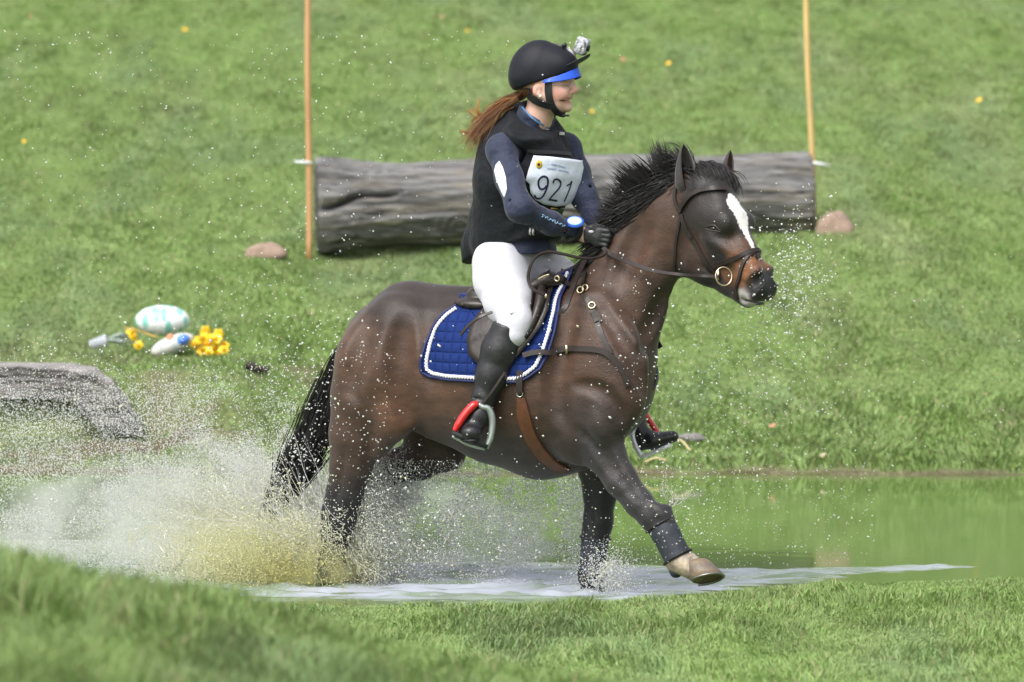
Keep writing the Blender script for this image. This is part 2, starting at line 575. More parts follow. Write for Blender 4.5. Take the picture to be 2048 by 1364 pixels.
# keep the ground low right round the camera
GZ = np.where(GY < -13, GZ * sstep(-19, -13, GY) + 0.2 * (1 - sstep(-19, -13, GY)), GZ)
nx, ny = len(xs), len(ys_)
gi = (np.arange(ny - 1)[:, None] * nx + np.arange(nx - 1)[None, :]).ravel()
gq = np.stack([gi, gi + 1, gi + nx + 1, gi + nx], 1)
gcol, gbare = turf_colour(GX.ravel(), GY.ravel(), np.full(GX.size, .35))
nb = fbm(GX.ravel() * 6, GY.ravel() * 6, 91, 3)
earth = np.stack([.085 + .12 * nb, .075 + .10 * nb, .05 + .065 * nb], -1)
gcol = gcol * .75
gcol = gcol + (earth - gcol) * gbare[:, None]
under = (GY.ravel() > shore_near(GX.ravel())) & (GY.ravel() < shore_far(GX.ravel()))
gcol[under] = (.09, .085, .04)
M_ground = mat('turf_soil', vcol=True, rough=.95, spec=.1, noise=.35, nscale=22, bump=.8, bscale=45, bdist=.03)
g = obj('ground', np.stack([GX.ravel(), GY.ravel(), GZ.ravel()], 1), gq, M_ground, None, True, col=gcol)
tag(g, kind='structure')

def blades(name, X, Y, hgt, wid, lean, label, m, bright=1.0, palebias=0.0):
    n = len(X)
    rnd = rng.random(n)
    col, bare = turf_colour(X, Y, rnd)
    keep = rng.random(n) > bare * .96
    X, Y, col, hgt, wid = X[keep], Y[keep], col[keep], hgt[keep], wid[keep]; n = len(X)
    rnd = rnd[keep]
    Z = terrain(X, Y) - .004
    a = rng.random(n) * 2 * math.pi
    # neighbouring blades lean the same way
    la = fbm(X * 3.5, Y * 1.2, 15, 2) * 4 * math.pi + rng.normal(0, 1.4, n)
    ln = lean * (.3 + .9 * rng.random(n))
    dx = np.cos(la) * ln * hgt; dy = np.sin(la) * ln * hgt
    wx = np.cos(a) * wid; wy = np.sin(a) * wid * .5
    B = np.stack([X, Y, Z], 1)
    Wv = np.stack([wx, wy, 0 * wx], 1)
    mid = B + np.stack([dx * .35, dy * .35, hgt * .55], 1)
    tip = B + np.stack([dx, dy, hgt * (1 - .35 * ln)], 1)
    V = np.empty((n, 5, 3))
    V[:, 0] = B - Wv; V[:, 1] = B + Wv; V[:, 2] = mid + Wv * .75; V[:, 3] = mid - Wv * .75; V[:, 4] = tip
    i = np.arange(n)[:, None] * 5
    Fq = np.concatenate([i + np.array([[0, 1, 2]]), i + np.array([[0, 2, 3]]), i + np.array([[3, 2, 4]])], 0)
    straw = rng.random(n) < .045 + palebias
    col = col * bright
    col[straw] = np.array([.36, .34, .17]) * (.6 + .6 * rnd[straw])[:, None]
    C = np.repeat(col[:, None, :], 5, 1)
    C[:, 4] *= 1.12
    o = obj(name, V.reshape(-1, 3), Fq, m, None, False, col=C.reshape(-1, 3))
    return tag(o, label, 'grass', kind='stuff')

M_grass = bpy.data.materials.new('grass_blade'); M_grass.use_nodes = True
_nt = M_grass.node_tree; _b = _nt.nodes['Principled BSDF']
_a = _nt.nodes.new('ShaderNodeAttribute'); _a.attribute_name = 'Col'
_b.inputs['Roughness'].default_value = .5; _b.inputs['Specular IOR Level'].default_value = .35
_tr = _nt.nodes.new('ShaderNodeBsdfTranslucent'); _mx = _nt.nodes.new('ShaderNodeMixShader'); _mx.inputs[0].default_value = .3
_nt.links.new(_a.outputs[0], _b.inputs['Base Color']); _nt.links.new(_a.outputs[0], _tr.inputs[0])
_nt.links.new(_b.outputs[0], _mx.inputs[1]); _nt.links.new(_tr.outputs[0], _mx.inputs[2])
_nt.links.new(_mx.outputs[0], _nt.nodes['Material Output'].inputs[0])

def scatter(n, y0, y1, mx_, powr=1.0):
    u = rng.random(n)
    Y = y0 + (y1 - y0) * u ** powr
    half = (Y + 20) * .1024 * 1.12 + mx_
    X = (rng.random(n) * 2 - 1) * half
    return X, Y
if GRASS:
    X, Y = scatter(650000, 5.9, 37, 2.6, 1.3)
    k = Y > shore_far(X) + .05 * fbm(X * 6, X * 0, 81, 2)
    X, Y = X[k], Y[k]
    cl = fbm(X * 5, Y * 1.7, 101, 3)
    hg = (.020 + .020 * sstep(.35, .8, cl)) * (.6 + .8 * rng.random(len(X)))
    hg *= 1 + 1.0 * sstep(8.5, 6.3, Y) * sstep(-1, .5, X)
    wd = .0035 + .00016 * (Y + 20) * .6 * (.6 + .8 * rng.random(len(X)))
    blades('grass', X, Y, hg, wd, .9, 'green grass covering the rising meadow beyond the pond', M_grass)
    X, Y = scatter(230000, -5.2, 1.0, 1.7, 1.0)
    k = Y < shore_near(X) - .0 + .05 * rng.random(len(X))
    X, Y = X[k], Y[k]
    cl = fbm(X * 4, Y * 3, 111, 3)
    hg = (.018 + .035 * sstep(.35, .8, cl)) * (.6 + .8 * rng.random(len(X))) * (1 - .45 * sstep(-.6, -.1, Y - shore_near(X)))
    wd = .0022 + .0016 * rng.random(len(X))
    blades('grass', X, Y, hg, wd, .9, 'short green grass along the near shore under the horse', M_grass)
    X, Y = scatter(170000, -13.5, -5.2, 1.3, 1.0)
    cl = fbm(X * 3, Y * 2.2, 121, 3)
    hg = (.05 + .06 * sstep(.35, .8, cl)) * (.6 + .7 * rng.random(len(X))) * np.interp(X, [-1.5, 0, 2], [1.1, .8, .6])
    wd = .0022 + .002 * rng.random(len(X))
    blades('grass', X, Y, hg, wd, .7, 'longer blurred grass on the foreground hump at the bottom left', M_grass, bright=.82)

# water
wx = np.unique(np.concatenate([np.linspace(-30, -4, 20), np.arange(-4, 4, .03), np.linspace(4, 30, 20)]))
wy = np.concatenate([np.arange(-1.2, 2.2, .025), np.arange(2.2, 6.6, .08)])
WX, WY = np.meshgrid(wx, wy)
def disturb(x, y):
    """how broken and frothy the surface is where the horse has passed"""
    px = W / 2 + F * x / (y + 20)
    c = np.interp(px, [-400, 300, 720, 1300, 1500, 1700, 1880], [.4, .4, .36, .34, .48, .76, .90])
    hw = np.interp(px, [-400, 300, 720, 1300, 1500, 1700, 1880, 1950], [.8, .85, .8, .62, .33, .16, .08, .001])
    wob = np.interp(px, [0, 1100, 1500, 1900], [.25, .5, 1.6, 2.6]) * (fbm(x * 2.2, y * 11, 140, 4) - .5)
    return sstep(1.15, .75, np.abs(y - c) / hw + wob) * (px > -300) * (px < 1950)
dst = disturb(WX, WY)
rp = np.zeros_like(WX)
for i in range(14):
    an = rng.normal(math.pi / 2, .35); wl_ = .05 + .16 * rng.random(); ph = rng.random() * 6.28
    rp += np.sin((WX * math.cos(an) + WY * math.sin(an)) * 2 * math.pi / wl_ + ph + 2 * fbm(WX * 3, WY * 3, 130 + i, 1)) * wl_ * .015
WZ = rp * dst * 1.0
for (cx_, cy_) in ((at(1175, 1180, -.1)[0], -.1), (at(670, 1165, .3)[0], .25)):
    rr = np.hypot(WX - cx_, WY - cy_)
    WZ += .012 * np.cos(rr * 40) * np.exp(-rr / .25)
n1, n2 = len(wx), len(wy)
gi = (np.arange(n2 - 1)[:, None] * n1 + np.arange(n1 - 1)[None, :]).ravel()
wq = np.stack([gi, gi + 1, gi + n1 + 1, gi + n1], 1)
M_water = bpy.data.materials.new('pond_water'); M_water.use_nodes = True
nt = M_water.node_tree; b = nt.nodes['Principled BSDF']
b.inputs['Base Color'].default_value = (.11, .125, .045, 1)
b.inputs['Roughness'].default_value = .045; b.inputs['IOR'].default_value = 1.33
b.inputs['Specular IOR Level'].default_value = .62
tc = nt.nodes.new('ShaderNodeTexCoord'); mp = nt.nodes.new('ShaderNodeMapping'); mp.inputs['Scale'].default_value = (1.2, 3.0, 1)
n = nt.nodes.new('ShaderNodeTexNoise'); n.inputs['Scale'].default_value = 2.6; n.inputs['Detail'].default_value = 3
bp = nt.nodes.new('ShaderNodeBump'); bp.inputs['Strength'].default_value = .035; bp.inputs['Distance'].default_value = .01
nt.links.new(tc.outputs['Object'], mp.inputs[0]); nt.links.new(mp.outputs[0], n.inputs['Vector']); nt.links.new(n.outputs[0], bp.inputs['Height']); nt.links.new(bp.outputs[0], b.inputs['Normal'])
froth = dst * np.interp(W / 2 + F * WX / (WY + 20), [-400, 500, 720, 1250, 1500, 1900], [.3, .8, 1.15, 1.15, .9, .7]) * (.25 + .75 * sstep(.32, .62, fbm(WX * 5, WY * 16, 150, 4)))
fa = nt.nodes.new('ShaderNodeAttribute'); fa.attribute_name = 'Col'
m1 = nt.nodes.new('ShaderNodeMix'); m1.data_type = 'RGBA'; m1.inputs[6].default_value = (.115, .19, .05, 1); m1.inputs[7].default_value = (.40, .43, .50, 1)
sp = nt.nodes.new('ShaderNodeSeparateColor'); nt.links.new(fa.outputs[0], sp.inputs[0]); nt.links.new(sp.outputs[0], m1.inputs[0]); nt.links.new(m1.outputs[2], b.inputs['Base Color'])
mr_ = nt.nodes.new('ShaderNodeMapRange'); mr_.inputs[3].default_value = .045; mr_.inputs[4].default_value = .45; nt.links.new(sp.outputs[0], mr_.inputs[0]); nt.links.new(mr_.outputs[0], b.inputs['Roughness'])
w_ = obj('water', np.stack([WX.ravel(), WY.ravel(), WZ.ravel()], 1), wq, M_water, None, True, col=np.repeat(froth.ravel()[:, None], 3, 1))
tag(w_, kind='structure')

# ================================================================== HORSE
hf = HF
def P(px, py, r, s=.8, lat=0.0): return (hf.pt(px, py, lat), r * PX, s)
Bh = Field(hf, .0075)
# trunk
Bh.chain([P(765, 705, 84, .9), P(815, 695, 116, .95), P(900, 728, 138, .88), P(1000, 756, 155, .88), P(1085, 760, 172, .78), P(1150, 725, 158, .72)], k=.08)
Bh.chain([P(828, 630, 52, .8), P(930, 650, 50, .7), P(1040, 640, 50, .6), P(1150, 610, 60, .5)], k=.10)          # back line
Bh.chain([P(1170, 590, 42, .5), P(1190, 640, 90, .6)], k=.08)
# chest
Bh.chain([P(1160, 770, 118, .95), P(1205, 770, 100, .95)], k=.08)
Bh.chain([P(1228, 740, 60, 1.0, -.07), P(1215, 800, 52, 1.0, -.07)], k=.05)
Bh.chain([P(1235, 740, 60, 1.0, .07), P(1235, 810, 52, 1.0, .07)], k=.05)
# neck
Bh.chain([P(1210, 665, 112, .62), P(1244, 590, 94, .52), P(1284, 515, 76, .50), P(1340, 445, 66, .50), P(1380, 400, 56, .62)], k=.06)
Bh.chain([P(1200, 560, 34, .6), P(1262, 465, 30, .55), P(1330, 385, 26, .6), P(1380, 355, 26, .8)], k=.05)      # crest
# hindquarters (near = right side, lat < 0)
for sg in (-1, 1):
    Bh.chain([P(788, 676, 70, .8, sg * .13), P(756, 732, 82, .75, sg * .155), P(736, 795, 74, .7, sg * .165)], k=.07)
Bh.chain([P(800, 640, 40, .8, -.15), P(850, 690, 30, .7, -.2)], k=.07)                                        # hip point
# near hind leg: thigh, gaskin, hock, cannon
Bh.chain([P(728, 800, 72, .62, -.17), P(712, 870, 56, .62, -.17), P(702, 930, 43, .66, -.16), P(690, 985, 36, .7, -.155),
          P(677, 1040, 34, .7, -.15), P(672, 1075, 27, .8, -.15), P(664, 1125, 26, .85, -.15), P(662, 1150, 28, .9, -.15), P(672, 1180, 26, 1, -.15)], k=.03)
Bh.chain([P(655, 1055, 15, .8, -.15), P(660, 1020, 14, .8, -.155), P(672, 970, 14, .8, -.16)], k=.02)        # hock point
Bh.chain([P(800, 760, 50, .6, -.20), P(790, 830, 38, .6, -.20), P(757, 880, 30, .6, -.18)], k=.06)           # stifle / flank
# far hind leg, swung forward under the belly
Bh.chain([P(835, 780, 85, .6, .15), P(862, 880, 48, .7, .17), P(895, 905, 34, .8, .18)], k=.05)
Bh.chain([P(898, 905, 34, .8, .18), P(840, 918, 40, .75, .18), P(790, 935, 34, .75, .17), P(745, 955, 24, .8, .16), P(730, 972, 24, .8, .16)], k=.03)
Bh.chain([P(732, 975, 25, .8, .16), P(718, 1030, 19, .9, .16), P(708, 1090, 18, .9, .16), P(700, 1120, 22, .9, .16), P(706, 1155, 22, 1, .16)], k=.02)
# shoulder + near fore leg
Bh.chain([P(1185, 640, 58, .5, -.13), P(1215, 720, 74, .5, -.16), P(1215, 790, 68, .55, -.165), P(1192, 850, 60, .62, -.165)], k=.07)
Bh.chain([P(1130, 700, 60, .4, -.16), P(1150, 820, 66, .45, -.17), P(1160, 880, 50, .5, -.16)], k=.06)
Bh.chain([P(1188, 850, 54, .66, -.165), P(1209, 905, 41, .68, -.165), P(1242, 960, 33, .72, -.165), P(1277, 1005, 28, .8, -.165), P(1306, 1035, 26.5, .88, -.165),
          P(1327, 1060, 24, .85, -.165), P(1345, 1095, 21, .85, -.165), P(1356, 1120, 25, .9, -.165), P(1374, 1128, 22, 1, -.165), P(1392, 1142, 22, 1, -.165)], k=.022)
Bh.chain([P(1331, 1022, 14, 1.0, -.165), P(1338, 1042, 12, 1, -.165)], k=.02)
# far fore leg, straight down
Bh.chain([P(1185, 850, 70, .6, .15), P(1196, 930, 42, .75, .155), P(1200, 985, 33, .8, .155), P(1196, 1045, 29, .85, .155),
          P(1190, 1075, 26, .85, .155), P(1186, 1120, 22, .9, .155), P(1182, 1152, 25, .9, .155), P(1186, 1185, 22, 1, .155)], k=.025)
# belly tuck and groin
Bh.chain([P(830, 795, 56, .9), P(895, 815, 50, 1.0), P(985, 848, 58, 1.1), P(1080, 874, 70, 1.0), P(1165, 868, 66, .9)], k=.08)
# muscle grooves
def groove(pts, r, k=.03):
    Bh.chain([(hf.pt(a, b_, l_), r * PX, 1) for a, b_, l_ in pts], k=k, sub=True)
groove([(1160, 590, -.285), (1150, 700, -.335), (1110, 790, -.375)], 26, .05)                    # behind the shoulder
groove([(810, 720, -.385), (800, 800, -.375), (815, 850, -.345)], 20, .06)                     # flank
groove([(690, 800, -.345), (740, 880, -.31), (722, 930, -.29)], 7, .03)
groove([(1235, 900, -.30), (1290, 985, -.27)], 6, .02)
# ---- head: turned further towards the camera
hd = Frame(hf.pt(1398, 400, 0), 43)
def Q_(px, py, r, s=.8, lat=0.0): return (hd.pt(px, py, lat), r * PX, s)
wl = hd.l
Bh.chain([Q_(1408, 384, 46, .85), Q_(1425, 430, 54, .82), Q_(1448, 490, 46, .72), Q_(1476, 530, 40, .66), Q_(1500, 558, 37, .78), Q_(1512, 574, 35, .95)], w=wl, k=.03)
Bh.chain([Q_(1385, 455, 48, .80), Q_(1390, 505, 48, .76), Q_(1418, 530, 38, .68), Q_(1460, 560, 28, .66), Q_(1490, 588, 20, .9)], w=wl, k=.035)     # jaw
Bh.chain([Q_(1360, 430, 52, .6), Q_(1380, 478, 46, .66)], w=wl, k=.05)                       # throat
Bh.chain([Q_(1440, 380, 18, 1.6), Q_(1470, 440, 18, 1.5), Q_(1490, 490, 14, 1.4), Q_(1516, 540, 12, 1.6)], w=wl, k=.03)       # frontal bone
for x_, y_, l_ in ((1374, 382, -.052), (1448, 368, .07)):
    Bh.chain([(hd.pt(x_, y_ + 12, l_), 20 * PX, .7), (hd.pt(x_ - 1, y_ - 12, l_), 14 * PX, .7)], w=wl, k=.025)
for sg in (-1, 1):
    Bh.ell(hd.pt(1462 + sg * .07 * 341, 446, sg * .070), (.050, .022, .034), axes=(hd.f, hd.l, hd.u), k=.05)   # eye socket
    Bh.chain([Q_(1448 + sg * 25, 478, 9, .8, sg * .074), Q_(1482 + sg * 18, 512, 7, .8, sg * .054)], w=wl, k=.05)   # facial crest
    Bh.ell(hd.pt(1460 + sg * 34, 458, sg * .100), (.026, .010, .011), axes=(hd.f, hd.l, hd.u), k=.012, sub=True)
    Bh.chain([Q_(1524 + sg * 12, 542, 13, .9, sg * .036), Q_(1526 + sg * 15, 566, 17, .8, sg * .044), Q_(1520 + sg * 12, 590, 15, .9, sg * .035)], w=wl, k=.02)   # nostril wing
Bh.chain([Q_(1522, 585, 18, 1.5), Q_(1518, 592, 15, 1.6)], w=wl, k=.02)                      # upper lip
Bh.chain([Q_(1486, 588, 17, 1.3), Q_(1497, 604, 11, 1.5)], w=wl, k=.02)                      # chin
for sg in (-1, 1):
    Bh.chain([Q_(1535 + sg * 22, 552, 9, .8, sg * .064), Q_(1531 + sg * 25, 566, 14, .8, sg * .070), Q_(1525 + sg * 22, 579, 8, .8, sg * .066)], w=wl, k=.010, sub=True)
Bh.chain([Q_(1500, 598, 2.5, 20), Q_(1530, 606, 2.5, 20)], w=wl, k=.006, sub=True)           # mouth line
# muscle and vein relief, laid on the surface of a first coarse body
B0 = Field(hf, .02); B0.prims = list(Bh.prims)
c_v, c_q = B0.mesh(smooth=1); b0 = bvh_of((c_v, c_q))
def relief(pts, r, dep=.45, k=.03, add=False, both=True):
    Pn, Nn = surf_path(b0, pts, 0, 3, hf)
    sg = -1 if add else 1
    P1 = [(p + sg * q * r * PX * (1 - dep), r * PX * np.sin(math.pi * (i + .8) / (len(Pn) + .6)) ** .5, 1) for i, (p, q) in enumerate(zip(Pn, Nn))]
    P1 = [(p + (0 if True else 0), max(rr, .002), s_) for p, rr, s_ in P1]
    Bh.chain(P1, k=k, sub=not add)
    if both:
        Bh.chain([(hf.wld(hf.loc(p) * np.array([1, -1, 1])), rr, s_) for p, rr, s_ in P1], k=k, sub=not add)
relief([(1190, 600), (1235, 670), (1275, 735), (1288, 790)], 13, .4)
relief([(1142, 620), (1122, 700), (1108, 780), (1128, 850)], 16, .35, .05)
relief([(1150, 770), (1190, 775), (1225, 800), (1250, 850)], 12, .4)
relief([(1160, 860), (1200, 900), (1225, 950)], 9, .4, both=False)
relief([(1198, 875), (1232, 940), (1272, 1000)], 7, .4, .02, both=False)
relief([(1190, 830), (1212, 880)], 14, .3, .04, add=True, both=False)
relief([(704, 770), (742, 850), (735, 925)], 10, .4, both=False)
relief([(1300, 1008), (1318, 1020), (1330, 1040)], 9, .35, .02, add=True, both=False)
relief([(1180, 985), (1180, 1030), (1184, 1060)], 4, .4, .015, both=False)
relief([(650, 1060), (655, 1100), (650, 1140)], 5, .35, .015, add=True, both=False)
relief([(690, 900), (680, 960), (672, 1010)], 6, .4, .02, both=False)
relief([(812, 640), (800, 700), (802, 780), (822, 850)], 18, .35, .06)
relief([(742, 640), (716, 710), (700, 780)], 20, .3, .06)
relief([(850, 640), (865, 700), (858, 770)], 16, .25, .06)
relief([(1338, 575), (1305, 640), (1285, 705)], 12, .4, .04)
relief([(1290, 440), (1265, 500), (1240, 560)], 16, .25, .06)
relief([(1368, 470), (1361, 505), (1362, 535)], 8, .4, .02, both=False)
relief([(1398, 528), (1425, 548), (1445, 560)], 5, .4, .015, both=False)
relief([(1405, 478), (1440, 492), (1468, 508)], 6, .35, .02, add=True, both=False)
relief([(1450, 500), (1462, 520), (1472, 535)], 3, .5, .008, add=True, both=False)
relief([(1480, 560), (1495, 575), (1503, 592)], 4, .4, .012, both=False)
pN, nN = hit(b0, 1517, 561, 0)
for cN in (pN, hd.wld(hd.loc(pN) * np.array([1, -1, 1]))):
    Bh.ell(cN, (.020, .022, .030), axes=(hd.f, hd.l, hd.u), k=.008, sub=True)
Bv, Bq = Bh.mesh(smooth=2)
hbvh = bvh_of((Bv, Bq))

# coat colours live on the body: computed in the horse's own side view, the same for both flanks
def flat_side(V, fr, lat_=0.0):
    L = fr.loc(V).copy(); L[:, 1] = lat_
    return proj(fr.wld(L))
pp = flat_side(Bv, hf, -.17); hp = flat_side(Bv, hd, -.06); hl = hd.loc(Bv)
lat = hf.loc(Bv)[:, 1]
def blob(p, cx, cy, rx, ry, soft=.5, rot=0):
    c, s_ = math.cos(math.radians(rot)), math.sin(math.radians(rot))
    x = (p[:, 0] - cx) * c + (p[:, 1] - cy) * s_; y = -(p[:, 0] - cx) * s_ + (p[:, 1] - cy) * c
    return sstep(1 + soft, 1 - soft, np.sqrt((x / rx) ** 2 + (y / ry) ** 2))
bay = np.array([.066, .036, .024]); dark = np.array([.026, .021, .020]); tan_ = np.array([.20, .085, .035]); leg = np.array([.014, .014, .017])
red = np.array([.096, .049, .029])
C = np.tile(bay, (len(Bv), 1))
def mixc(C, c, m): return C + (np.asarray(c) - C) * np.clip(m, 0, 1)[:, None]
nz = fbm(pp[:, 0] / 60, pp[:, 1] / 60, 7, 4)
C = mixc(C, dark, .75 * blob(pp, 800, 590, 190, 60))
C = mixc(C, red, .7 * blob(pp, 880, 760, 110, 90))
C = mixc(C, red, .5 * blob(pp, 1130, 690, 70, 120))
C = mixc(C, red, .55 * blob(pp, 715, 690, 50, 70))
C = mixc(C, red, .6 * blob(pp, 1290, 520, 50, 90, rot=30))
C = mixc(C, (.13, .062, .034), .6 * blob(pp, 800, 830, 28, 40))
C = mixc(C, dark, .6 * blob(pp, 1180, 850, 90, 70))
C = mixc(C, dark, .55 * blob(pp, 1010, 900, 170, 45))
C = mixc(C, dark, .7 * blob(pp, 1315, 640, 45, 130, rot=0))
onleg = sstep(845, 960, pp[:, 1])
hindleg = (pp[:, 0] < 960)
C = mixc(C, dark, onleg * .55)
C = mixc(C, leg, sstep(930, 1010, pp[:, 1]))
nearfore = (pp[:, 0] > 1170) & (lat < 0)
C = mixc(C, (.035, .033, .036), nearfore * sstep(800, 900, pp[:, 1]) * .8)
# white sock on the leading foreleg
sock = (lat < -.05) * sstep(1108, 1120, pp[:, 1] + .35 * (pp[:, 0] - 1360)) * (pp[:, 0] > 1300)
nq = fbm(pp[:, 0] / 6, pp[:, 1] / 9, 17, 3)
C = mixc(C, (.40, .33, .25), sock * np.clip(.25 + 1.1 * nq, 0, 1))
C *= (.8 + .4 * nz)[:, None]
# head
onhead = sstep(1350, 1372, hp[:, 0] + .12 * (hp[:, 1] - 480)) * (hl[:, 2] < 1.0) * (hp[:, 1] < 640)
hdark = np.array([.023, .018, .016])
Ch = np.tile(hdark, (len(Bv), 1))
Ch = mixc(Ch, (.085, .042, .026), blob(hp, 1478, 500, 30, 22, rot=50))
Ch = mixc(Ch, (.06, .032, .022), .8 * blob(hp, 1388, 500, 30, 40))
Ch = mixc(Ch, tan_, blob(hp, 1492, 535, 34, 20, rot=50))
Ch = mixc(Ch, tan_ * .75, blob(hp, 1466, 556, 28, 16, rot=30))
Ch = mixc(Ch, (.016, .014, .014), sstep(400, 370, hp[:, 1]))
Ch = mixc(Ch, (.012, .012, .014), blob(hp, 1524, 570, 26, 34, .3, rot=-10))
Ch = mixc(Ch, (.50, .47, .45), .95 * blob(hp, 1486, 598, 13, 20, .35, rot=-20))
Ch = mixc(Ch, (.02, .018, .017), blob(hp, 1425, 457, 14, 6, .4, rot=20))
# blaze: on the front of the face, close to the midline
fwd = hl[:, 0]
front = sstep(.0, .02, fwd - np.interp(hp[:, 1], [380, 440, 500, 560], [.03, .05, .08, .14]))
bw = np.interp(hp[:, 1], [385, 392, 405, 425, 445, 470, 500, 522], [.000, .018, .034, .036, .030, .014, .008, .006])
edge = .006 * (vnoise(hp[:, 1] / 5, hl[:, 1] * 60, 5) - .5)
bl = (np.abs(hl[:, 1] + .004) < bw + edge) * (hp[:, 1] > 385) * (hp[:, 1] < 522) * front
Ch = mixc(Ch, (.80, .78, .76), bl)
C = mixc(C, Ch, onhead)
C = C * np.where(C.mean(1) > .2, 1.0, .86)[:, None]
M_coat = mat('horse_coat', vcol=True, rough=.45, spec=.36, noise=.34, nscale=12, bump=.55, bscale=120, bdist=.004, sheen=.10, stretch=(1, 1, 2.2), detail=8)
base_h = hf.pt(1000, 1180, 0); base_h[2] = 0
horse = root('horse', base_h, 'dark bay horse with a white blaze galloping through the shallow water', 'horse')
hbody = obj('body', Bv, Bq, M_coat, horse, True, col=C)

# hooves
M_hoof = mat('hoof_horn', (.26, .19, .12), rough=.5, noise=.5, nscale=30, bump=.3, bscale=60, col2=(.10, .08, .065))
M_hoofd = mat('dark_hoof', (.05, .045, .04), rough=.5, noise=.4, nscale=30)
M_steel = mat('shoe_steel', (.35, .34, .33), rough=.35, metal=1)
def hoof(c, fwd, down, r, m, h=.065):
    fwd = fwd / np.linalg.norm(fwd); down = down / np.linalg.norm(down)
    side = np.cross(down, fwd); side /= np.linalg.norm(side); fwd = np.cross(side, down)
    V = []; n = 20
    for j, (hh, sc_, sh) in enumerate(((-.012, .70, -.012), (0, .80, -.006), (h * .5, .92, .008), (h, 1.05, .022), (h + .002, .98, .022), (h - .006, .6, .02))):
        for k in range(n):
            a = 2 * math.pi * k / n
            rx = r * sc_ * (1.12 if math.cos(a) > 0 else .95)
            V.append(c + fwd * (math.cos(a) * rx + sh) + side * math.sin(a) * r * sc_ * .95 + down * hh)
    Fc = [(j * n + k, j * n + (k + 1) % n, (j + 1) * n + (k + 1) % n, (j + 1) * n + k) for j in range(5) for k in range(n)]
    Fc.append(tuple(range(n - 1, -1, -1))); Fc.append(tuple(5 * n + k for k in range(n)))
    o = obj('hoof', V, Fc, m, horse)
    mb = MB()
    arc = [c + fwd * (math.cos(a) * r * 1.1 + .022) + side * math.sin(a) * r * .98 + down * (h + .004) for a in np.linspace(-2.4, 2.4, 22)]
    mb.tube(arc, .008, 6, flat=(down, .5)); mb.build('horseshoe', M_steel, o)
    return o
dn = np.array([0, 0, -1.0])
hoof(hf.pt(1397, 1128, -.165), hf.f * .9 + dn * .12, np.array([.16, -.40, -.88]), .060, M_hoof, .066)
hoof(hf.pt(1190, 1182, .155), hf.f, dn * .95 + hf.f * .1, .052, M_hoofd)
hoof(hf.pt(676, 1180, -.15), hf.f, dn, .052, M_hoofd)
hoof(hf.pt(710, 1160, .16), hf.f, dn, .052, M_hoofd)

# protective boots round the fore cannons and hind cannons
M_boot = mat('leg_boot_neoprene', (.026, .032, .044), rough=.65, noise=.25, nscale=40, bump=.2, bscale=150)
M_bootf = mat('boot_strap', (.012, .012, .014), rough=.5)
def legboot(pts, label=None):
    f = Field(hf, .006)
    f.chain([P(*p) for p in pts], k=.015)
    a = pts[0]; b_ = pts[-1]
    A = hf.pt(a[0], a[1], a[4]); B = hf.pt(b_[0], b_[1], b_[4])
    n_ = (B - A) / np.linalg.norm(B - A)
    f.cut(A, -n_); f.cut(B, n_)
    V, Qd = f.mesh(1)
    o = obj('leg_boot', V, Qd, M_boot, horse)
    for t in (.05, .95):
        mb = MB()
        c = A + (B - A) * t; i = int(t > .5)
        rr = (pts[0][2] if t < .5 else pts[-1][2]) * PX * 1.07
        s_ = hf.l; q = np.cross(n_, s_)
        mb.tube([c + (q * math.cos(x) + s_ * math.sin(x) * .88) * rr for x in np.linspace(0, 2 * math.pi, 24)], .005, 6)
        mb.build('strap', M_bootf, o)
    return o
legboot([(1318, 1046, 28.5, .9, -.165), (1332, 1068, 27.5, .9, -.165), (1344, 1092, 26, .9, -.165), (1357, 1118, 29, .92, -.165)])
legboot([(1191, 1072, 29, .9, .155), (1188, 1100, 26, .9, .155), (1184, 1150, 29, .92, .155)])
# fetlock flap of the leading boot
f = Field(hf, .005); f.chain([P(1345, 1120, 14, 1.2, -.165), P(1352, 1144, 12, 1.3, -.165)], k=.02); V, Qd = f.mesh(1); obj('fetlock_boot', V, Qd, M_boot, horse)

# ears
M_ear = mat('ear_skin', vcol=True, rough=.7, noise=.2, nscale=40, sheen=.3)
def ear(base, tip, wdir, opn, r, inner):
    base, tip = np.array(base), np.array(tip)
    ax = tip - base; L = np.linalg.norm(ax); ax /= L
    wdir = wdir - ax * np.dot(wdir, ax); wdir /= np.linalg.norm(wdir); opn = np.cross(ax, wdir) * np.sign(np.dot(np.cross(ax, wdir), opn))
    V = []; C_ = []; n = 15; m = 14
    for lay in (0, 1):
        for j in range(m):
            t = j / (m - 1)
            w = r * (math.sin(math.pi * min(1, .32 + .68 * t) ** .9) ** .75 + .05) * (1 if t < .97 else .3) * (.45 + .55 * min(1, t / .22))
            for k in range(n):
                a = math.radians(-150 + 300 * k / (n - 1)) if t < .25 else math.radians((-150 + 300 * k / (n - 1)) * (1 - .25 * (t - .25)))
                rr = w * (1 - .16 * lay)
                V.append(base + ax * (L * t) + wdir * math.sin(a) * rr - opn * math.cos(a) * rr * .7 + opn * rr * .1 + ax * (-.003 * lay))
                C_.append(inner if lay else np.array([.022, .018, .017]) * (1 + .6 * (1 - t)))
    Fc = []
    for lay in (0, 1):
        for j in range(m - 1):
            for k in range(n - 1):
                a = lay * m * n + j * n + k
                q = (a, a + 1, a + n + 1, a + n)
                Fc.append(q if lay == 0 else q[::-1])
    for j in range(m - 1):
        for k in (0, n - 1):
            a = j * n + k; b_ = m * n + a
            Fc.append((a, a + n, b_ + n, b_))
    o = obj('ear', np.array(V), Fc, M_ear, horse, True, col=np.array(C_))
    return o
ear(hd.pt(1375, 392, -.050), hd.pt(1367, 288, -.075), hd.l * .9 + hd.f * .5, hd.f * .9 - hd.l * .25, .047, np.array([.02, .016, .014]))
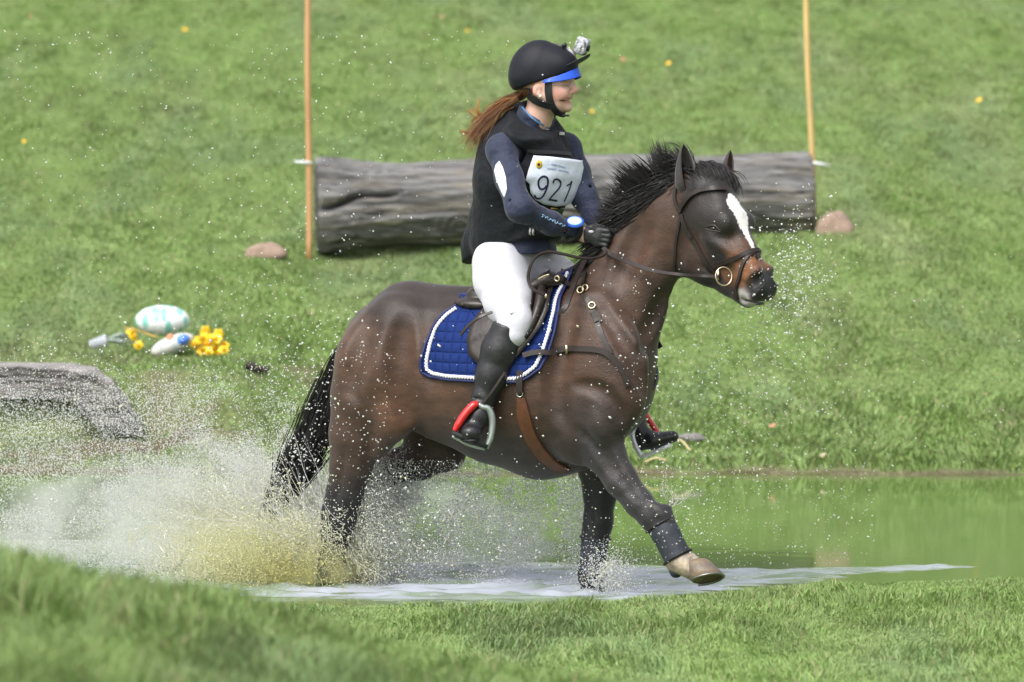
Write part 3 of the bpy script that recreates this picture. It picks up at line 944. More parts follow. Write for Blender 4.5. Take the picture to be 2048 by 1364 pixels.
ear(hd.pt(1446, 372, .075), hd.pt(1461, 300, .085), hd.l, hd.f * .4 - hd.l * .9, .034, np.array([.085, .045, .035]))

# eyes
M_eye = mat('eye', (.012, .008, .006), rough=.08, coat=1)
M_lid = mat('eyelid', (.026, .020, .018), rough=.5)
for sg, p in ((-1, (1432, 455)),):
    c, nn = hit(hbvh, 1425, 457, -.005)
    mb = MB(); mb.ell(c, (.015, .010, .009), axes=(hd.f, hd.l, hd.u)); mb.build('eye', M_eye, horse)
    for yo, rr in ((-5, .0055), (5, .004)):
        Pn, Nn = surf_path(hbvh, [(1408, 456), (1417, 456 + yo * .8), (1430, 457 + yo), (1442, 464)], -.001)
        mb = MB(); mb.tube(Pn, np.interp(np.linspace(0, 1, len(Pn)), [0, .5, 1], [.002, rr, .002]), 8); mb.build('eyelid', M_lid, horse)
    c2 = hd.wld(hd.loc(c) * np.array([1, -1, 1]))
    mb = MB(); mb.ell(c2, (.015, .010, .009), axes=(hd.f, hd.l, hd.u)); mb.build('eye', M_eye, horse)

# mane, forelock, tail
M_hair = mat('horse_hair', vcol=True, rough=.45, spec=.4)
def strand(a, d0, d1, L, n=7, jit=.3, droop=0.0):
    P_ = [np.array(a)]
    d0 = d0 / np.linalg.norm(d0); d1 = d1 / np.linalg.norm(d1)
    w = rng.normal(0, jit, 3)
    for i in range(1, n):
        t = i / (n - 1)
        d = d0 * (1 - t) + d1 * t + w * t * .5 + np.array([0, 0, -droop * t])
        P_.append(P_[-1] + d / np.linalg.norm(d) * L / (n - 1))
    return np.array(P_)
S = []; Cc = []
crest = cat([hf.pt(1190, 555), hf.pt(1215, 500), hf.pt(1250, 440), hf.pt(1300, 385), hf.pt(1345, 352), hf.pt(1385, 330)], 30)
for i in range(4200):
    t = rng.random() ** .9; j = int(t * (len(crest) - 1))
    lump = int(t * 19 + rng.normal(0, .25))
    lr = np.random.default_rng(lump + 50)
    a = crest[j] + hf.l * rng.normal(0, .02) + np.array([0, 0, rng.normal(-.015, .02)])
    # near the poll it stands up; down the neck it streams back
    up = np.array([0, 0, 1.0]); back = -hf.f
    lift = np.interp(t, [0, .3, .6, .85, 1], [.35, .6, .8, 1.0, .8])
    d0 = up * (lift + .2) + back * (1.1 - lift) - hf.l * .3 + lr.normal(0, .22, 3)
    d1 = back * np.interp(t, [0, .5, .8, 1], [.9, 1.0, .45, .8]) + up * np.interp(t, [0, .4, .75, 1], [-.2, .35, .75, .3]) + lr.normal(0, .3, 3)
    L = np.interp(t, [0, .2, .5, .8, 1], [.06, .09, .145, .125, .08]) * (.55 + .6 * rng.random())
    S.append((strand(a, d0, d1, L * (.85 + .3 * lr.random()), 7, .14), .0027)); g_ = .009 + .014 * rng.random() ** 2
    Cc.append(np.array([g_, g_ * .92, g_ * .95]))
# hair lying on the near side of the neck
for i in range(1500):
    t = rng.random(); j = int(t * (len(crest) - 1))
    a = crest[j] - hf.l * (.035 + .02 * rng.random()) + np.array([0, 0, rng.normal(-.02, .02)])
    d0 = -hf.f * .6 - hf.l * .25 + np.array([0, 0, -.5 + .5 * rng.random()])
    d1 = -hf.f * .7 + np.array([0, 0, -.5])
    L = np.interp(t, [0, .3, .8, 1], [.10, .16, .13, .06]) * (.5 + .7 * rng.random())
    S.append((strand(a, d0, d1, L, 6, .25), .0028)); g_ = .009 + .014 * rng.random() ** 2
    Cc.append(np.array([g_, g_ * .92, g_ * .95]))
hairs('mane', S, M_hair, horse, Cc)
S = []; Cc = []
for i in range(1500):
    u = rng.random()
    a = hd.pt(1372 + 70 * u, 350 - 20 * math.sin(u * 3.1) + 8 * rng.random(), -.05 + .11 * u) + rng.normal(0, .008, 3)
    d0 = hd.f * .8 + np.array([0, 0, .25]) + rng.normal(0, .15, 3); d1 = hd.f * .35 + np.array([0, 0, -1.0])
    S.append((strand(a, d0, d1, (.07 + .07 * rng.random()), 6, .2), .0028)); g_ = .010 + .014 * rng.random() ** 2
    Cc.append(np.array([g_, g_ * .92, g_ * .95]))
hairs('forelock', S, M_hair, horse, Cc)
S = []; Cc = []
tl = [hf.pt(708, 668), hf.pt(678, 722), hf.pt(650, 800), hf.pt(622, 880), hf.pt(588, 950), hf.pt(552, 1010), hf.pt(520, 1068)]
tc_ = cat(tl, 14)
tw = np.interp(np.linspace(0, 1, len(tc_)), [0, .15, .35, .55, .75, .9, 1], [.022, .034, .062, .080, .066, .042, .022])
for i in range(3600):
    t0 = rng.random() ** 1.3 * .75; t1 = min(1, t0 + .3 + .45 * rng.random())
    o1, o2 = rng.normal(0, .5), rng.normal(0, .5)
    cl_ = np.random.default_rng(int(rng.integers(0, 60))); q1, q2 = cl_.normal(0, .45, 2)
    pts = []
    for t in np.linspace(t0, t1, 8):
        k_ = t * (len(tc_) - 1); j = int(min(k_, len(tc_) - 2)); p = tc_[j] + (tc_[j + 1] - tc_[j]) * (k_ - j)
        w_t = np.interp(t, np.linspace(0, 1, len(tw)), tw)
        u = (t - t0) / (t1 - t0)
        pts.append(p + hf.f * w_t * (o1 * (1 - u) + (q1 * .8 + o1 * .35) * u) + hf.l * w_t * .6 * (o2 * (1 - u) + q2 * u) + rng.normal(0, .0012, 3))
    S.append((np.array(pts), .0024)); g_ = .012 + .03 * rng.random() ** 3
    Cc.append(np.array([g_, g_ * .95, g_ * 1.02]))
hairs('tail', S, M_hair, horse, Cc)

# ================================================================== RIDER
tf = Frame(hf.pt(1045, 400, 0), 50)           # chest turned towards the camera
hh = Frame(tf.pt(1090, 160, 0), 14)           # head nearly in profile
def T(px, py, r, s=1.0, lat=0.0): return (tf.pt(px, py, lat), r * PX, s)
def G(px, py, r, s=1.0, lat=0.0): return (hf.pt(px, py, lat), r * PX, s)
def K(px, py, r, s=1.0, lat=0.0): return (hh.pt(px, py, lat), r * PX, s)
rid_base = hf.pt(1020, 600, 0)
person = root('person', rid_base, 'rider in black vest, navy jacket and white breeches wearing a white number bib', 'person')

# joints (world)
SH_n = tf.pt(1003, 300, -.19); EL_n = tf.pt(1039, 416, -.25); WR_n = hf.pt(1152, 465, -.085)
SH_f = tf.pt(1132, 298, .17); EL_f = tf.pt(1168, 392, .19); WR_f = hf.pt(1203, 452, .09)
HIP_n = (1005, 532, -.10); KN_n = (1034, 640, -.29); AN_n = (958, 826, -.335)
HIP_f = (1075, 530, .10); KN_f = (1235, 645, .30); AN_f = (1275, 855, .36)

def hand(f, wrist, mirror, grow=0.0, w0=None):
    """five curled fingers closed on the rein; mirror +1 right hand, -1 left"""
    o = wrist[0]; L_ = -mirror                     # outward lateral sign: right hand faces -lat
    def q(dx, dy, dl): return o + hf.f * (dx * PX / .906) + np.array([0, 0, -dy * PX]) + hf.l * (dl * -L_)
    g_ = grow
    f.chain([(q(0, 0, 0), .024 + g_, .8), (q(16, 5, 0), .026 + g_, .7), (q(38, 8, 0), .031 + g_, .55)], w=hf.l, k=.012)
    f.chain([(q(44, -4, 0), .012 + g_, 1), (q(42, 22, 0), .011 + g_, 1)], w=hf.l, k=.012)
    for i in range(4):
        y = -6 + 9.2 * i; L0 = (15, 17, 15, 11)[i]
        a = q(46, y, 0.0); b_ = q(46 + L0, y + 3, .006); c = q(43 + L0, y + 5, .026); d = q(44, y + 5, .038); r_ = .0105 - .0006 * i + g_
        f.chain([(a, r_, 1), (b_, r_ * .95, 1), (c, r_ * .9, 1), (d, r_ * .8, 1)], w=hf.l, k=.004)
    f.chain([(q(20, -6, .014), .013 + g_, 1), (q(36, -13, .022), .0115 + g_, 1), (q(50, -12, .026), .0105 + g_, 1), (q(60, -7, .026), .009 + g_, 1)], w=hf.l, k=.006)

fb = Field(tf, .0048)
# torso, arms, legs under the clothes
fb.chain([T(1022, 505, 58, 1.25), T(1032, 430, 50, 1.2), T(1048, 350, 55, 1.3), T(1055, 285, 46, 1.5)], w=tf.l, k=.05)
for S_, E_, Wr in ((SH_n, EL_n, WR_n), (SH_f, EL_f, WR_f)):
    fb.chain([(tf.pt(1058, 275, 0), .05, 1), (S_, .034, 1), (E_, .017, 1), (Wr, .019, .9)], k=.01)
hand(fb, (WR_n,), 1); hand(fb, (WR_f,), -1)
for H_, K_, A_ in ((HIP_n, KN_n, AN_n), (HIP_f, KN_f, AN_f)):
    fb.chain([G(H_[0], H_[1], 30 if H_[2] < 0 else 14, 1, H_[2] * .7), G(K_[0], K_[1], 15, 1, K_[2] * .97), G(A_[0], A_[1], 9, 1, A_[2])], k=.02)
    fb.chain([G(A_[0], A_[1], 9, 1, A_[2]), G(A_[0] - 3, A_[1] + 25, 8, 1, A_[2])], k=.01)
# neck and head
fb.chain([T(1058, 262, 34, 1.2), T(1076, 236, 27, 1.0), (hh.pt(1086, 200, 0), 29 * PX, .9)], w=tf.l, k=.03)
fb.chain([K(1086, 140, 52, .82), K(1092, 165, 46, .85)], w=hh.l, k=.03)
fb.chain([K(1112, 165, 33, 1.05), K(1113, 190, 26, 1.2), K(1117, 206, 17, 1.35)], w=hh.l, k=.03)
fb.chain([K(1095, 196, 18, 1.9), K(1118, 211, 12, 1.8), K(1132, 214, 9.5, 1.25)], w=hh.l, k=.016)   # jaw to chin
fb.ell(hh.pt(1136, 216, 0), (.015, .017, .013), axes=(hh.f, hh.l, hh.u), k=.012)
for sg in (-1, 1):
    fb.ell(hh.pt(1122, 188, sg * .040), (.026, .020, .022), axes=(hh.f, hh.l, hh.u), k=.02)          # cheeks lifted by the smile
    fb.ell(hh.pt(1131, 171, sg * .036), (.012, .016, .010), axes=(hh.f, hh.l, hh.u), k=.010, sub=True)  # eye socket
    fb.ell(hh.pt(1129, 171, sg * .034), (.012, .013, .012), axes=(hh.f, hh.l, hh.u), k=.004)         # closed eye
    fb.ell(hh.pt(1144, 184, sg * .012), (.009, .007, .007), axes=(hh.f, hh.l, hh.u), k=.006)
    # ear
    fb.chain([K(1074, 174, 8, .5, sg * .078), K(1073, 183, 8, .5, sg * .080), K(1079, 193, 5, .6, sg * .075)], w=hh.l, k=.005)
    fb.ell(hh.pt(1076, 182, sg * .087), (.008, .006, .013), axes=(hh.f, hh.l, hh.u), k=.005, sub=True)
fb.chain([K(1138, 156, 9, 3.2)], w=hh.l, k=.015)                                                      # brow
fb.chain([K(1140, 162, 5.5, .9), K(1145, 172, 6, .9), K(1149.5, 179.5, 6.2, 1.0), K(1143, 184, 6, 1.6)], w=hh.l, k=.008)   # nose
fb.chain([K(1137, 191, 7, 1.9)], w=hh.l, k=.01)
fb.chain([K(1139.5, 196, 4, 3.2)], w=hh.l, k=.005)                                                    # upper lip
fb.chain([K(1138, 205, 4.4, 2.8)], w=hh.l, k=.005)                                                    # lower lip
fb.chain([K(1147, 201, 2.2, 1), K(1138, 201, 2.4, 5.0)], w=hh.l, k=.004, sub=True)                    # open mouth
Rv, Rq = fb.mesh(smooth=1)
rp_ = flat_side(Rv, hh); rl = hh.loc(Rv)
C = np.tile(np.array([.64, .40, .33]), (len(Rv), 1))
C = mixc(C, (.62, .27, .22), .55 * blob(rp_, 1126, 190, 16, 12))
C = mixc(C, (.60, .24, .20), .5 * blob(rp_, 1150, 181, 7, 6))
C = mixc(C, (.50, .16, .14), .8 * blob(rp_, 1142, 196, 8, 2.2, .3)); C = mixc(C, (.50, .16, .14), .8 * blob(rp_, 1141, 205, 8, 2.5, .3))
C = mixc(C, (.12, .03, .03), .9 * blob(rp_, 1131, 201, 6, 2.4, .4))
C = mixc(C, (.20, .12, .09), .75 * blob(rp_, 1137, 171.5, 5, 1.3, .4)); C = mixc(C, (.30, .17, .10), .5 * blob(rp_, 1136, 163, 9, 2, .4))
C = mixc(C, (.60, .22, .18), .5 * blob(rp_, 1073, 184, 8, 10))
C = mixc(C, (.36, .19, .10), .85 * blob(rp_, 1075, 165, 16, 7, .4))
M_skin = mat('skin', vcol=True, rough=.5, spec=.35, sss=.12, bump=.08, bscale=300, bdist=.002)
obj('body', Rv, Rq, M_skin, person, True, col=C)
# teeth
M_white = mat('tooth_enamel', (.75, .72, .66), rough=.3)
mb = MB(); mb.tube([hh.pt(1138, 200, l_) - hh.f * (abs(l_) * 9) ** 2 * .05 for l_ in np.linspace(-.014, .014, 9)], .004, 6); mb.build('teeth', M_white, person)
mb = MB(); mb.ell(hh.pt(1081, 192, -.088), .006); mb.build('earring', mat('pearl', (.85, .83, .8), rough=.15), person)
# glasses
M_wire = mat('glasses_wire', (.30, .28, .26), rough=.3, metal=.8)
gl = MB()
for sg in (-1, 1):
    c = hh.pt(1143, 171, sg * .032)
    gl.tube([c + hh.l * math.cos(a) * .024 * 1 - hh.f * .006 * abs(math.cos(a)) + hh.u * math.sin(a) * .015 for a in np.linspace(0, 2 * math.pi, 22)], .0011, 5)
    gl.tube([hh.pt(1141, 168, sg * .056), hh.pt(1120, 170, sg * .070), hh.pt(1092, 172, sg * .080)], .0012, 5)
gl.tube([hh.pt(1146, 168, -.008), hh.pt(1148, 167, 0), hh.pt(1146, 168, .008)], .0012, 5)
gl.build('glasses', M_wire, person)

# ---- jacket: sleeves, collar, hem
M_navy = mat('jacket_navy', (.016, .023, .056), rough=.75, noise=.18, nscale=30, bump=.8, bscale=13, sheen=.12, bdist=.03)
fj = Field(tf, .0055)
fj.chain([T(1024, 500, 64, 1.25), T(1034, 430, 56, 1.2), T(1048, 350, 60, 1.3), T(1056, 290, 54, 1.45)], w=tf.l, k=.05)
fj.chain([T(1054, 480, 50, 1.25), T(1060, 500, 46, 1.25)], w=tf.l, k=.03)
def sleeve(Sj, E_, Wr, outw):
    m1 = Sj * .5 + E_ * .5 + outw * .006; m2 = E_ * .45 + Wr * .55 - np.array([0, 0, .006])
    fj.chain([(tf.pt(1058, 278, 0), .07, 1), (Sj, .060, .95), (m1, .054, .95), (E_, .053, .95), (m2, .044, .95), (Wr * .93 + E_ * .07, .034, .95)], k=.03)
    # folds
    d = (Wr - E_) / np.linalg.norm(Wr - E_)
    for t in ((.06, .2, .36, .55, .75) if outw @ tf.l < 0 else ()):
        c = E_ + (Wr - E_) * t
        fj.chain([(c + np.array([0, 0, .046 - .02 * t]) - hf.l * .02, .008, 1), (c - hf.l * (.056 - .02 * t) + d * .03, .008, 1), (c - np.array([0, 0, .044 - .02 * t]) + d * .05, .006, 1)], k=.018, sub=True)
    d = (E_ - Sj) / np.linalg.norm(E_ - Sj)
    for t in (.25, .8):
        c = Sj + (E_ - Sj) * t
        fj.chain([(c + tf.f * .055, .006, 1), (c - tf.l * .07 * (1 if outw @ tf.l < 0 else -1) + d * .035, .006, 1)], k=.015, sub=True)
sleeve(SH_n, EL_n, WR_n, -tf.l); sleeve(SH_f, EL_f, WR_f, tf.l)
fj.chain([T(1066, 250, 36, 1.25), T(1074, 226, 34, 1.1), T(1076, 214, 33, 1.1)], w=tf.l, k=.02)                              # collar
fj.cut(tf.pt(1076, 220, 0), hh.u * .82 + tf.f * .57, .003)
fj.chain([T(1074, 232, 28, 1.05), T(1082, 200, 30, 1.1)], w=tf.l, k=.004, sub=True)                                               # collar opening, lower at the throat
fj.cut(tf.pt(1030, 506, 0), np.array([0, 0, -1.0]), .004)
Jv, Jq = fj.mesh(1)
jacket = obj('jacket', Jv, Jq, M_navy, person)
jb = bvh_of((Jv, Jq))
M_pipe = mat('light_blue_piping', (.10, .22, .42), rough=.6)
Pn, Nn = surf_path(jb, [(1044, 214), (1058, 230), (1076, 244), (1096, 256)], .001)
if len(Pn) > 3:
    mb = MB(); mb.ribbon(Pn, Nn, .008, .002); mb.build('piping', M_pipe, jacket)
M_wht = mat('white_patch', (.74, .76, .80), rough=.6)
def patch(bvh, outline, off, nr=6, th=.002, fb=None, cen=None):
    """a piece of cloth lying on a surface: outline in photo pixels"""
    O = np.array(outline, float)
    if cen is None: cen = O.mean(0)
    n = len(O); V = []; N_ = []
    p, q = hit(bvh, cen[0], cen[1], off, fb); V.append(p); N_.append(q)
    for j in range(1, nr + 1):
        for k in range(n):
            c = np.array(cen) + (O[k] - cen) * j / nr
            p, q = hit(bvh, c[0], c[1], off, fb); V.append(p); N_.append(q)
    miss = [i for i, v in enumerate(V) if v is None]
    good = [i for i, v in enumerate(V) if v is not None]
    for i in miss:
        j = (i - 1) // n; k = (i - 1) % n
        i2 = i - n if j > 0 and V[i - n] is not None else good[0]
        V[i] = V[i2] + np.array([0, .002, 0]); N_[i] = N_[i2]
    V = np.array(V); N_ = np.array(N_)
    Fc = [(0, 1 + k, 1 + (k + 1) % n) for k in range(n)]
    for j in range(nr - 1):
        for k in range(n):
            a = 1 + j * n + k; b_ = 1 + j * n + (k + 1) % n
            Fc.append((a, a + n, b_ + n, b_))
    m = len(V)
    back = V - N_ * th
    e = 1 + (nr - 1) * n
    F2 = Fc + [tuple(i + m for i in f[::-1]) for f in Fc] + [(e + k, e + m + k, e + m + (k + 1) % n, e + (k + 1) % n) for k in range(n)]
    return np.vstack([V, back]), F2, V
def ring(pts, n=5):
    P_ = np.array(pts + [pts[0]], float)
    o = []
    for a, b_ in zip(P_[:-1], P_[1:]):
        for k in range(n): o.append(a + (b_ - a) * k / n)
    return np.array(o)
V, Fc, _ = patch(jb, ring([(999, 322), (1006, 335), (1012, 355), (1014, 378), (1009, 396), (1001, 380), (993, 360), (989, 342), (992, 330)]), .0025)
obj('sleeve_patch', V, Fc, M_wht, jacket)
M_lett = mat('pale_lettering', (.30, .50, .72), rough=.6)
# handwriting-like script on the forearm
zz = [(1083 + 47 * t + 1.5 * math.sin(t * 60), 430 + 23 * t + (3.0 if t > .1 else 5) * math.sin(t * 42 + 1) * (.5 + .5 * math.sin(t * 19 + 2) ** 2)) for t in np.linspace(0, 1, 60)]
Pn, Nn = surf_path(jb, zz, .001, 2)
if len(Pn) > 5:
    mb = MB(); mb.tube(Pn, .0018, 4); mb.build('sleeve_lettering', M_lett, jacket)

# ---- body protector vest
M_vest = mat('vest_black', (.008, .010, .014), rough=.75, spec=.25, noise=.25, nscale=18, bump=.6, bscale=14, sheen=.05, bdist=.03)
fv = Field(tf, .0055)
fv.chain([T(1026, 478, 76, 1.22), T(1034, 420, 74, 1.22), T(1048, 355, 80, 1.20), T(1052, 305, 76, 1.26)], w=tf.l, k=.05)
fv.chain([T(1048, 352, 76, 1.4), T(1045, 310, 70, 1.36)], w=tf.l, k=.05)
fv.chain([T(1036, 272, 30, 1, -.135), T(1058, 266, 34, 1, -.06), T(1066, 266, 34, 1, .06), T(1078, 276, 28, 1, .13)], k=.04)
fv.chain([T(1062, 285, 54, 1.35), T(1064, 330, 70, 1.25)], w=tf.l, k=.04)
fv.chain([T(1052, 262, 46, 1.3), T(1060, 240, 40, 1.2), T(1062, 228, 39, 1.15)], w=tf.l, k=.04)                               # stand up neck
fv.chain([T(985, 440, 34, 1.5, -.03), T(972, 490, 32, 1.5, -.03), T(960, 545, 30, 1.5, -.03)], w=tf.l, k=.05)     # tail flap
fv.chain([T(1060, 470, 58, 1.2, 0), T(1066, 480, 52, 1.2)], w=tf.l, k=.03)
# openings: neck, armholes, hem
fv.cut(tf.pt(1066, 231, 0), hh.u * .80 + tf.f * .60, .006)
fv.chain([T(1068, 246, 33, 1.12), T(1082, 205, 36, 1.2)], w=tf.l, k=.006, sub=True)
fv.chain([(SH_n + tf.l * .045 - np.array([0, 0, .012]), .066, 1), (SH_n - tf.l * .08 - np.array([0, 0, .02]), .072, 1)], k=.008, sub=True)
fv.chain([(SH_n * .45 + EL_n * .55 - tf.l * .01, .062, 1), (EL_n - tf.l * .02, .060, 1)], k=.008, sub=True)
fv.chain([(SH_f - tf.l * .0 - np.array([0, 0, .012]), .066, 1), (SH_f + tf.l * .10 - np.array([0, 0, .012]), .070, 1)], k=.008, sub=True)
nv_ = (tf.u * -1.0 - tf.f * -.18); 
hem0 = tf.pt(1020, 503, 0)
fv.cut(hem0, (-tf.u * 1.0 + tf.f * .28) / 1.04, .004)
# quilting seams
for y in (335, 395, 445):
    fv.chain([T(965, y + 12, 4, 1, -.235), T(1035, y, 3.5, 1, -.245), T(1080, y - 4, 4, 1, -.215)], k=.012, sub=True)
Vv, Vq = fv.mesh(1)
vest = obj('vest', Vv, Vq, M_vest, person)
vb = bvh_of((Vv, Vq))
# zip, buckles
M_zip = mat('dull_metal_buckle', (.45, .45, .42), rough=.35, metal=.9)
M_yel = mat('yellow_tag', (.75, .50, .04), rough=.5)
for (x, y, w_, h_, m_, nm) in ((1095, 258, 3, 3, M_zip, 'snap'), (1123, 268, 5, 3.5, M_zip, 'snap'), (1108, 420, 7, 5, M_yel, 'buckle_tag'), (1127, 419, 7, 3.5, M_zip, 'buckle_tag'), (1060, 463, 2, 9, M_zip, 'buckle'), (1066, 464, 2, 8, M_zip, 'buckle')):
    V, Fc, _ = patch(vb, ring([(x - w_, y - h_), (x + w_, y - h_ * .7), (x + w_, y + h_), (x - w_, y + h_ * .7)], 2), .004, 2, .003)
    obj(nm, V, Fc, m_, vest)
# straps across the chest
M_strap = mat('black_webbing', (.016, .017, .02), rough=.55)
for pts in ([(1045, 300), (1075, 304), (1120, 306), (1160, 312)], [(1060, 418), (1095, 420), (1130, 420), (1150, 416)]):
    Pn, Nn = surf_path(vb, pts, .003, 6)
    if len(Pn) > 3:
        mb = MB(); mb.ribbon(Pn, Nn, .016, .003); mb.build('strap', M_strap, vest)

# ---- number bib
fbib = bvh_of((Vv, Vq), (Jv, Jq))
bo = ring([(1067, 311), (1100, 313), (1135, 317), (1164, 321), (1167, 335), (1162, 360), (1154, 385), (1143, 405), (1133, 411), (1112, 413), (1088, 409), (1070, 399), (1061, 385), (1059, 368), (1051, 361), (1057, 340)], 4)
M_bib = mat('bib_fabric', (.74, .80, .93), rough=.65, bump=.35, bscale=14, bdist=.02)
V, Fc, Bt = patch(vb, bo, .0, 9, .003, cen=(1108, 362))
bx, by, bd = [], [], []
for x in range(1056, 1170, 6):
    for y in range(312, 412, 6):
        p, q = hit(vb, x, y, 0)
        if p is not None and p[1] < tf.pt(1108, 362, 0)[1] + .03: bx.append((x - 1108) / 50); by.append((y - 362) / 50); bd.append(p[1])
bx, by, bd = map(np.array, (bx, by, bd))
Am = np.stack([bx * 0 + 1, bx, by, bx * bx, bx * by, by * by], 1)
for _ in range(4):
    cf = np.linalg.lstsq(Am, bd, rcond=None)[0]; rs = bd - Am @ cf; kp = rs < np.quantile(rs, .85)
    if kp.sum() > 30: Am, bd = Am[kp], bd[kp]
off_ = min(0, (bd - Am @ cf).min()) - .008
for i in range(len(Bt)):
    x, y = proj(Bt[i])[0]
    j = (i - 1) // len(bo) + 1 if i else 0; k = (i - 1) % len(bo)
    c = np.array((1108, 362)) + ((bo[k] - np.array((1108, 362))) * j / 9 if i else 0)
    u, v = (c[0] - 1108) / 50, (c[1] - 362) / 50
    yy = cf @ np.array([1, u, v, u * u, u * v, v * v]) + off_ + .004 * math.sin(u * 5 + v * 2) * max(0, v + .3) + .002 * math.sin(v * 9)
    Bt[i] = at(c[0], c[1], yy)
m_ = len(Bt); V[:m_] = Bt; V[m_:] = Bt + np.array([.001, .003, 0])
bib = obj('number_bib', V, Fc, M_bib, person)
bbv = bvh_of((V[:m_], [f for f in Fc if max(f) < m_]))
M_ink = mat('dark_ink', (.02, .015, .06), rough=.6)
def on_sheet(name, txt, x0, y0, hpx, wscale, slope, shear, bvh, m, parent, off=.0015):
    cu = bpy.data.curves.new('t', 'FONT'); cu.body = txt; cu.size = 1.0; cu.resolution_u = 4; cu.offset = 0.0
    ot = bpy.data.objects.new('t', cu); sc.collection.objects.link(ot)
    dg = bpy.context.evaluated_depsgraph_get(); me = ot.evaluated_get(dg).to_mesh()
    vs = [np.array(v.co) for v in me.vertices]; fs = [tuple(p.vertices) for p in me.polygons]
    bpy.data.objects.remove(ot); bpy.data.curves.remove(cu)
    Vt = []
    for v in vs:
        x = x0 + v[0] * hpx * wscale + v[1] * hpx * shear; y = y0 - v[1] * hpx + v[0] * hpx * wscale * slope
        p, q = hit(bvh, x, y, off)
        if p is None: p = Vt[-1] if Vt else np.zeros(3)
        Vt.append(p)
    return obj(name, Vt, fs, m, parent, False)
def strokes(name, lines, wpx, bvh, m, parent, off=.0015):
    mb = MB()
    for ln in lines:
        Pn, Nn = surf_path(bvh, ln, off, 8)
        if len(Pn) > 2: mb.ribbon(Pn, Nn, wpx * PX, .001)
    return mb.build(name, m, parent)
nine = [(1069, 390), (1071, 395), (1077, 397), (1084, 394), (1090, 384), (1095, 370), (1095, 358), (1090, 353), (1083, 354), (1077, 361), (1077, 371), (1081, 378), (1088, 377), (1093, 371)]
two = [(1106, 366), (1108, 360), (1113, 358), (1119, 361), (1121, 368), (1117, 377), (1108, 387), (1099, 398), (1099, 400)]
two_b = [(1098, 399), (1106, 400), (1114, 401.5)]
one = [(1133, 371), (1139, 368), (1143, 362)]
one_b = [(1143, 362), (1140, 374), (1134, 389), (1128, 403)]
strokes('digit_nine', [nine], 4.0, bbv, M_ink, bib); strokes('digit_two', [two, two_b], 3.8, bbv, M_ink, bib); strokes('digit_one', [one, one_b], 3.2, bbv, M_ink, bib)
M_faint = mat('faint_print', (.42, .50, .72), rough=.6)
strokes('faint_print', [[(1102, 328), (1108, 329), (1114, 330)], [(1116, 330), (1123, 333), (1130, 335)], [(1094, 336), (1103, 337), (1112, 338)], [(1116, 339), (1126, 341), (1137, 344)]], 2.6, bbv, M_faint, bib)
V, Fc, _ = patch(bbv, np.array([(1078 + 6.5 * math.cos(a), 329 + 8.5 * math.sin(a)) for a in np.linspace(0, 2 * math.pi, 17)[:-1]]), .0012, 2, .0006)
obj('round_emblem', V, Fc, M_yel, bib)
V, Fc, _ = patch(bbv, np.array([(1077 + 3 * math.cos(a), 329 + 3.5 * math.sin(a * 1.0)) for a in np.linspace(0, 2 * math.pi, 9)[:-1]]), .0022, 2, .0006)
obj('emblem_mark', V, Fc, M_ink, bib)

# ---- breeches
M_bree = mat('breeches_white', (.58, .58, .65), rough=.75, noise=.04, nscale=20, bump=.35, bscale=6, sheen=.2, bdist=.03, stretch=(1, 1, 2.0))
fr_ = Field(hf, .0055)
fr_.chain([G(1022, 515, 60, 1.35), G(1028, 560, 50, 1.3)], k=.05)
fr_.chain([G(1000, 528, 56, 1.0, -.09), G(1004, 560, 55, .95, -.13), G(1018, 605, 48, .9, -.20), G(1030, 640, 32, .9, -.27), G(1026, 668, 28, .9, -.285)], k=.03)
fr_.chain([G(1075, 530, 50, 1.0, .10), G(1120, 570, 48, .9, .17), G(1190, 615, 38, .9, .27), G(1235, 645, 30, .9, .30), G(1240, 670, 26, .9, .305)], k=.03)
fr_.cut(hf.pt(1020, 482, 0), np.array([0, 0, 1.0]))
for pts in ([(1052, 505, -.20), (1030, 522, -.225), (1002, 530, -.235)], [(1056, 560, -.255), (1040, 580, -.28), (1020, 590, -.285)], [(1056, 615, -.30), (1040, 628, -.325), (1018, 630, -.32)], [(1060, 520, -.21), (1040, 535, -.23), (1010, 540, -.24)], [(1110, 545, .06), (1090, 535, .03)], [(1100, 552, .06), (1082, 545, .03)]):
    fr_.chain([(hf.pt(a, b_, c), .0035, 1) for a, b_, c in pts], k=.012, sub=True)
V, Qd = fr_.mesh(1)
obj('breeches', V, Qd, M_bree, person)

# ---- boots
M_lea = mat('boot_leather', (.016, .016, .019), rough=.42, noise=.3, nscale=22, bump=.35, bscale=22, coat=.1, bdist=.012)
ffn = Frame(hf.pt(938, 866, -.345), 82)
fo = Field(hf, .005)
fo.chain([G(1017, 655, 33, .9, -.282), G(1000, 700, 37, .88, -.29), G(983, 750, 32, .88, -.305), G(966, 800, 23, .9, -.325), G(957, 830, 21, 1, -.335)], k=.02)
o_ = ffn.o
fo.chain([(hf.pt(957, 832, -.335), .042, 1), (o_ + ffn.f * -.055 + ffn.u * -.012, .034, 1)], k=.02)
fo.chain([(hf.pt(955, 835, -.34), .040, .95), (o_ + ffn.f * .02 + ffn.u * .014, .041, 1.05), (o_ + ffn.f * .070 + ffn.u * .004, .031, 1.25)], w=ffn.l, k=.02)
fo.cut(o_ - ffn.u * .022, -ffn.u, .004)
fo.cut(hf.pt(1015, 648, -.28), hf.u * .95 - hf.f * -.25, .003)
for pts in ([(975, 810, -.36), (960, 815, -.375), (946, 812, -.36)], [(980, 795, -.37), (965, 800, -.375), (950, 796, -.36)], [(985, 660, -.36), (1010, 672, -.36)]):
    fo.chain([(hf.pt(a, b_, c), .003, 1) for a, b_, c in pts], k=.01, sub=True)
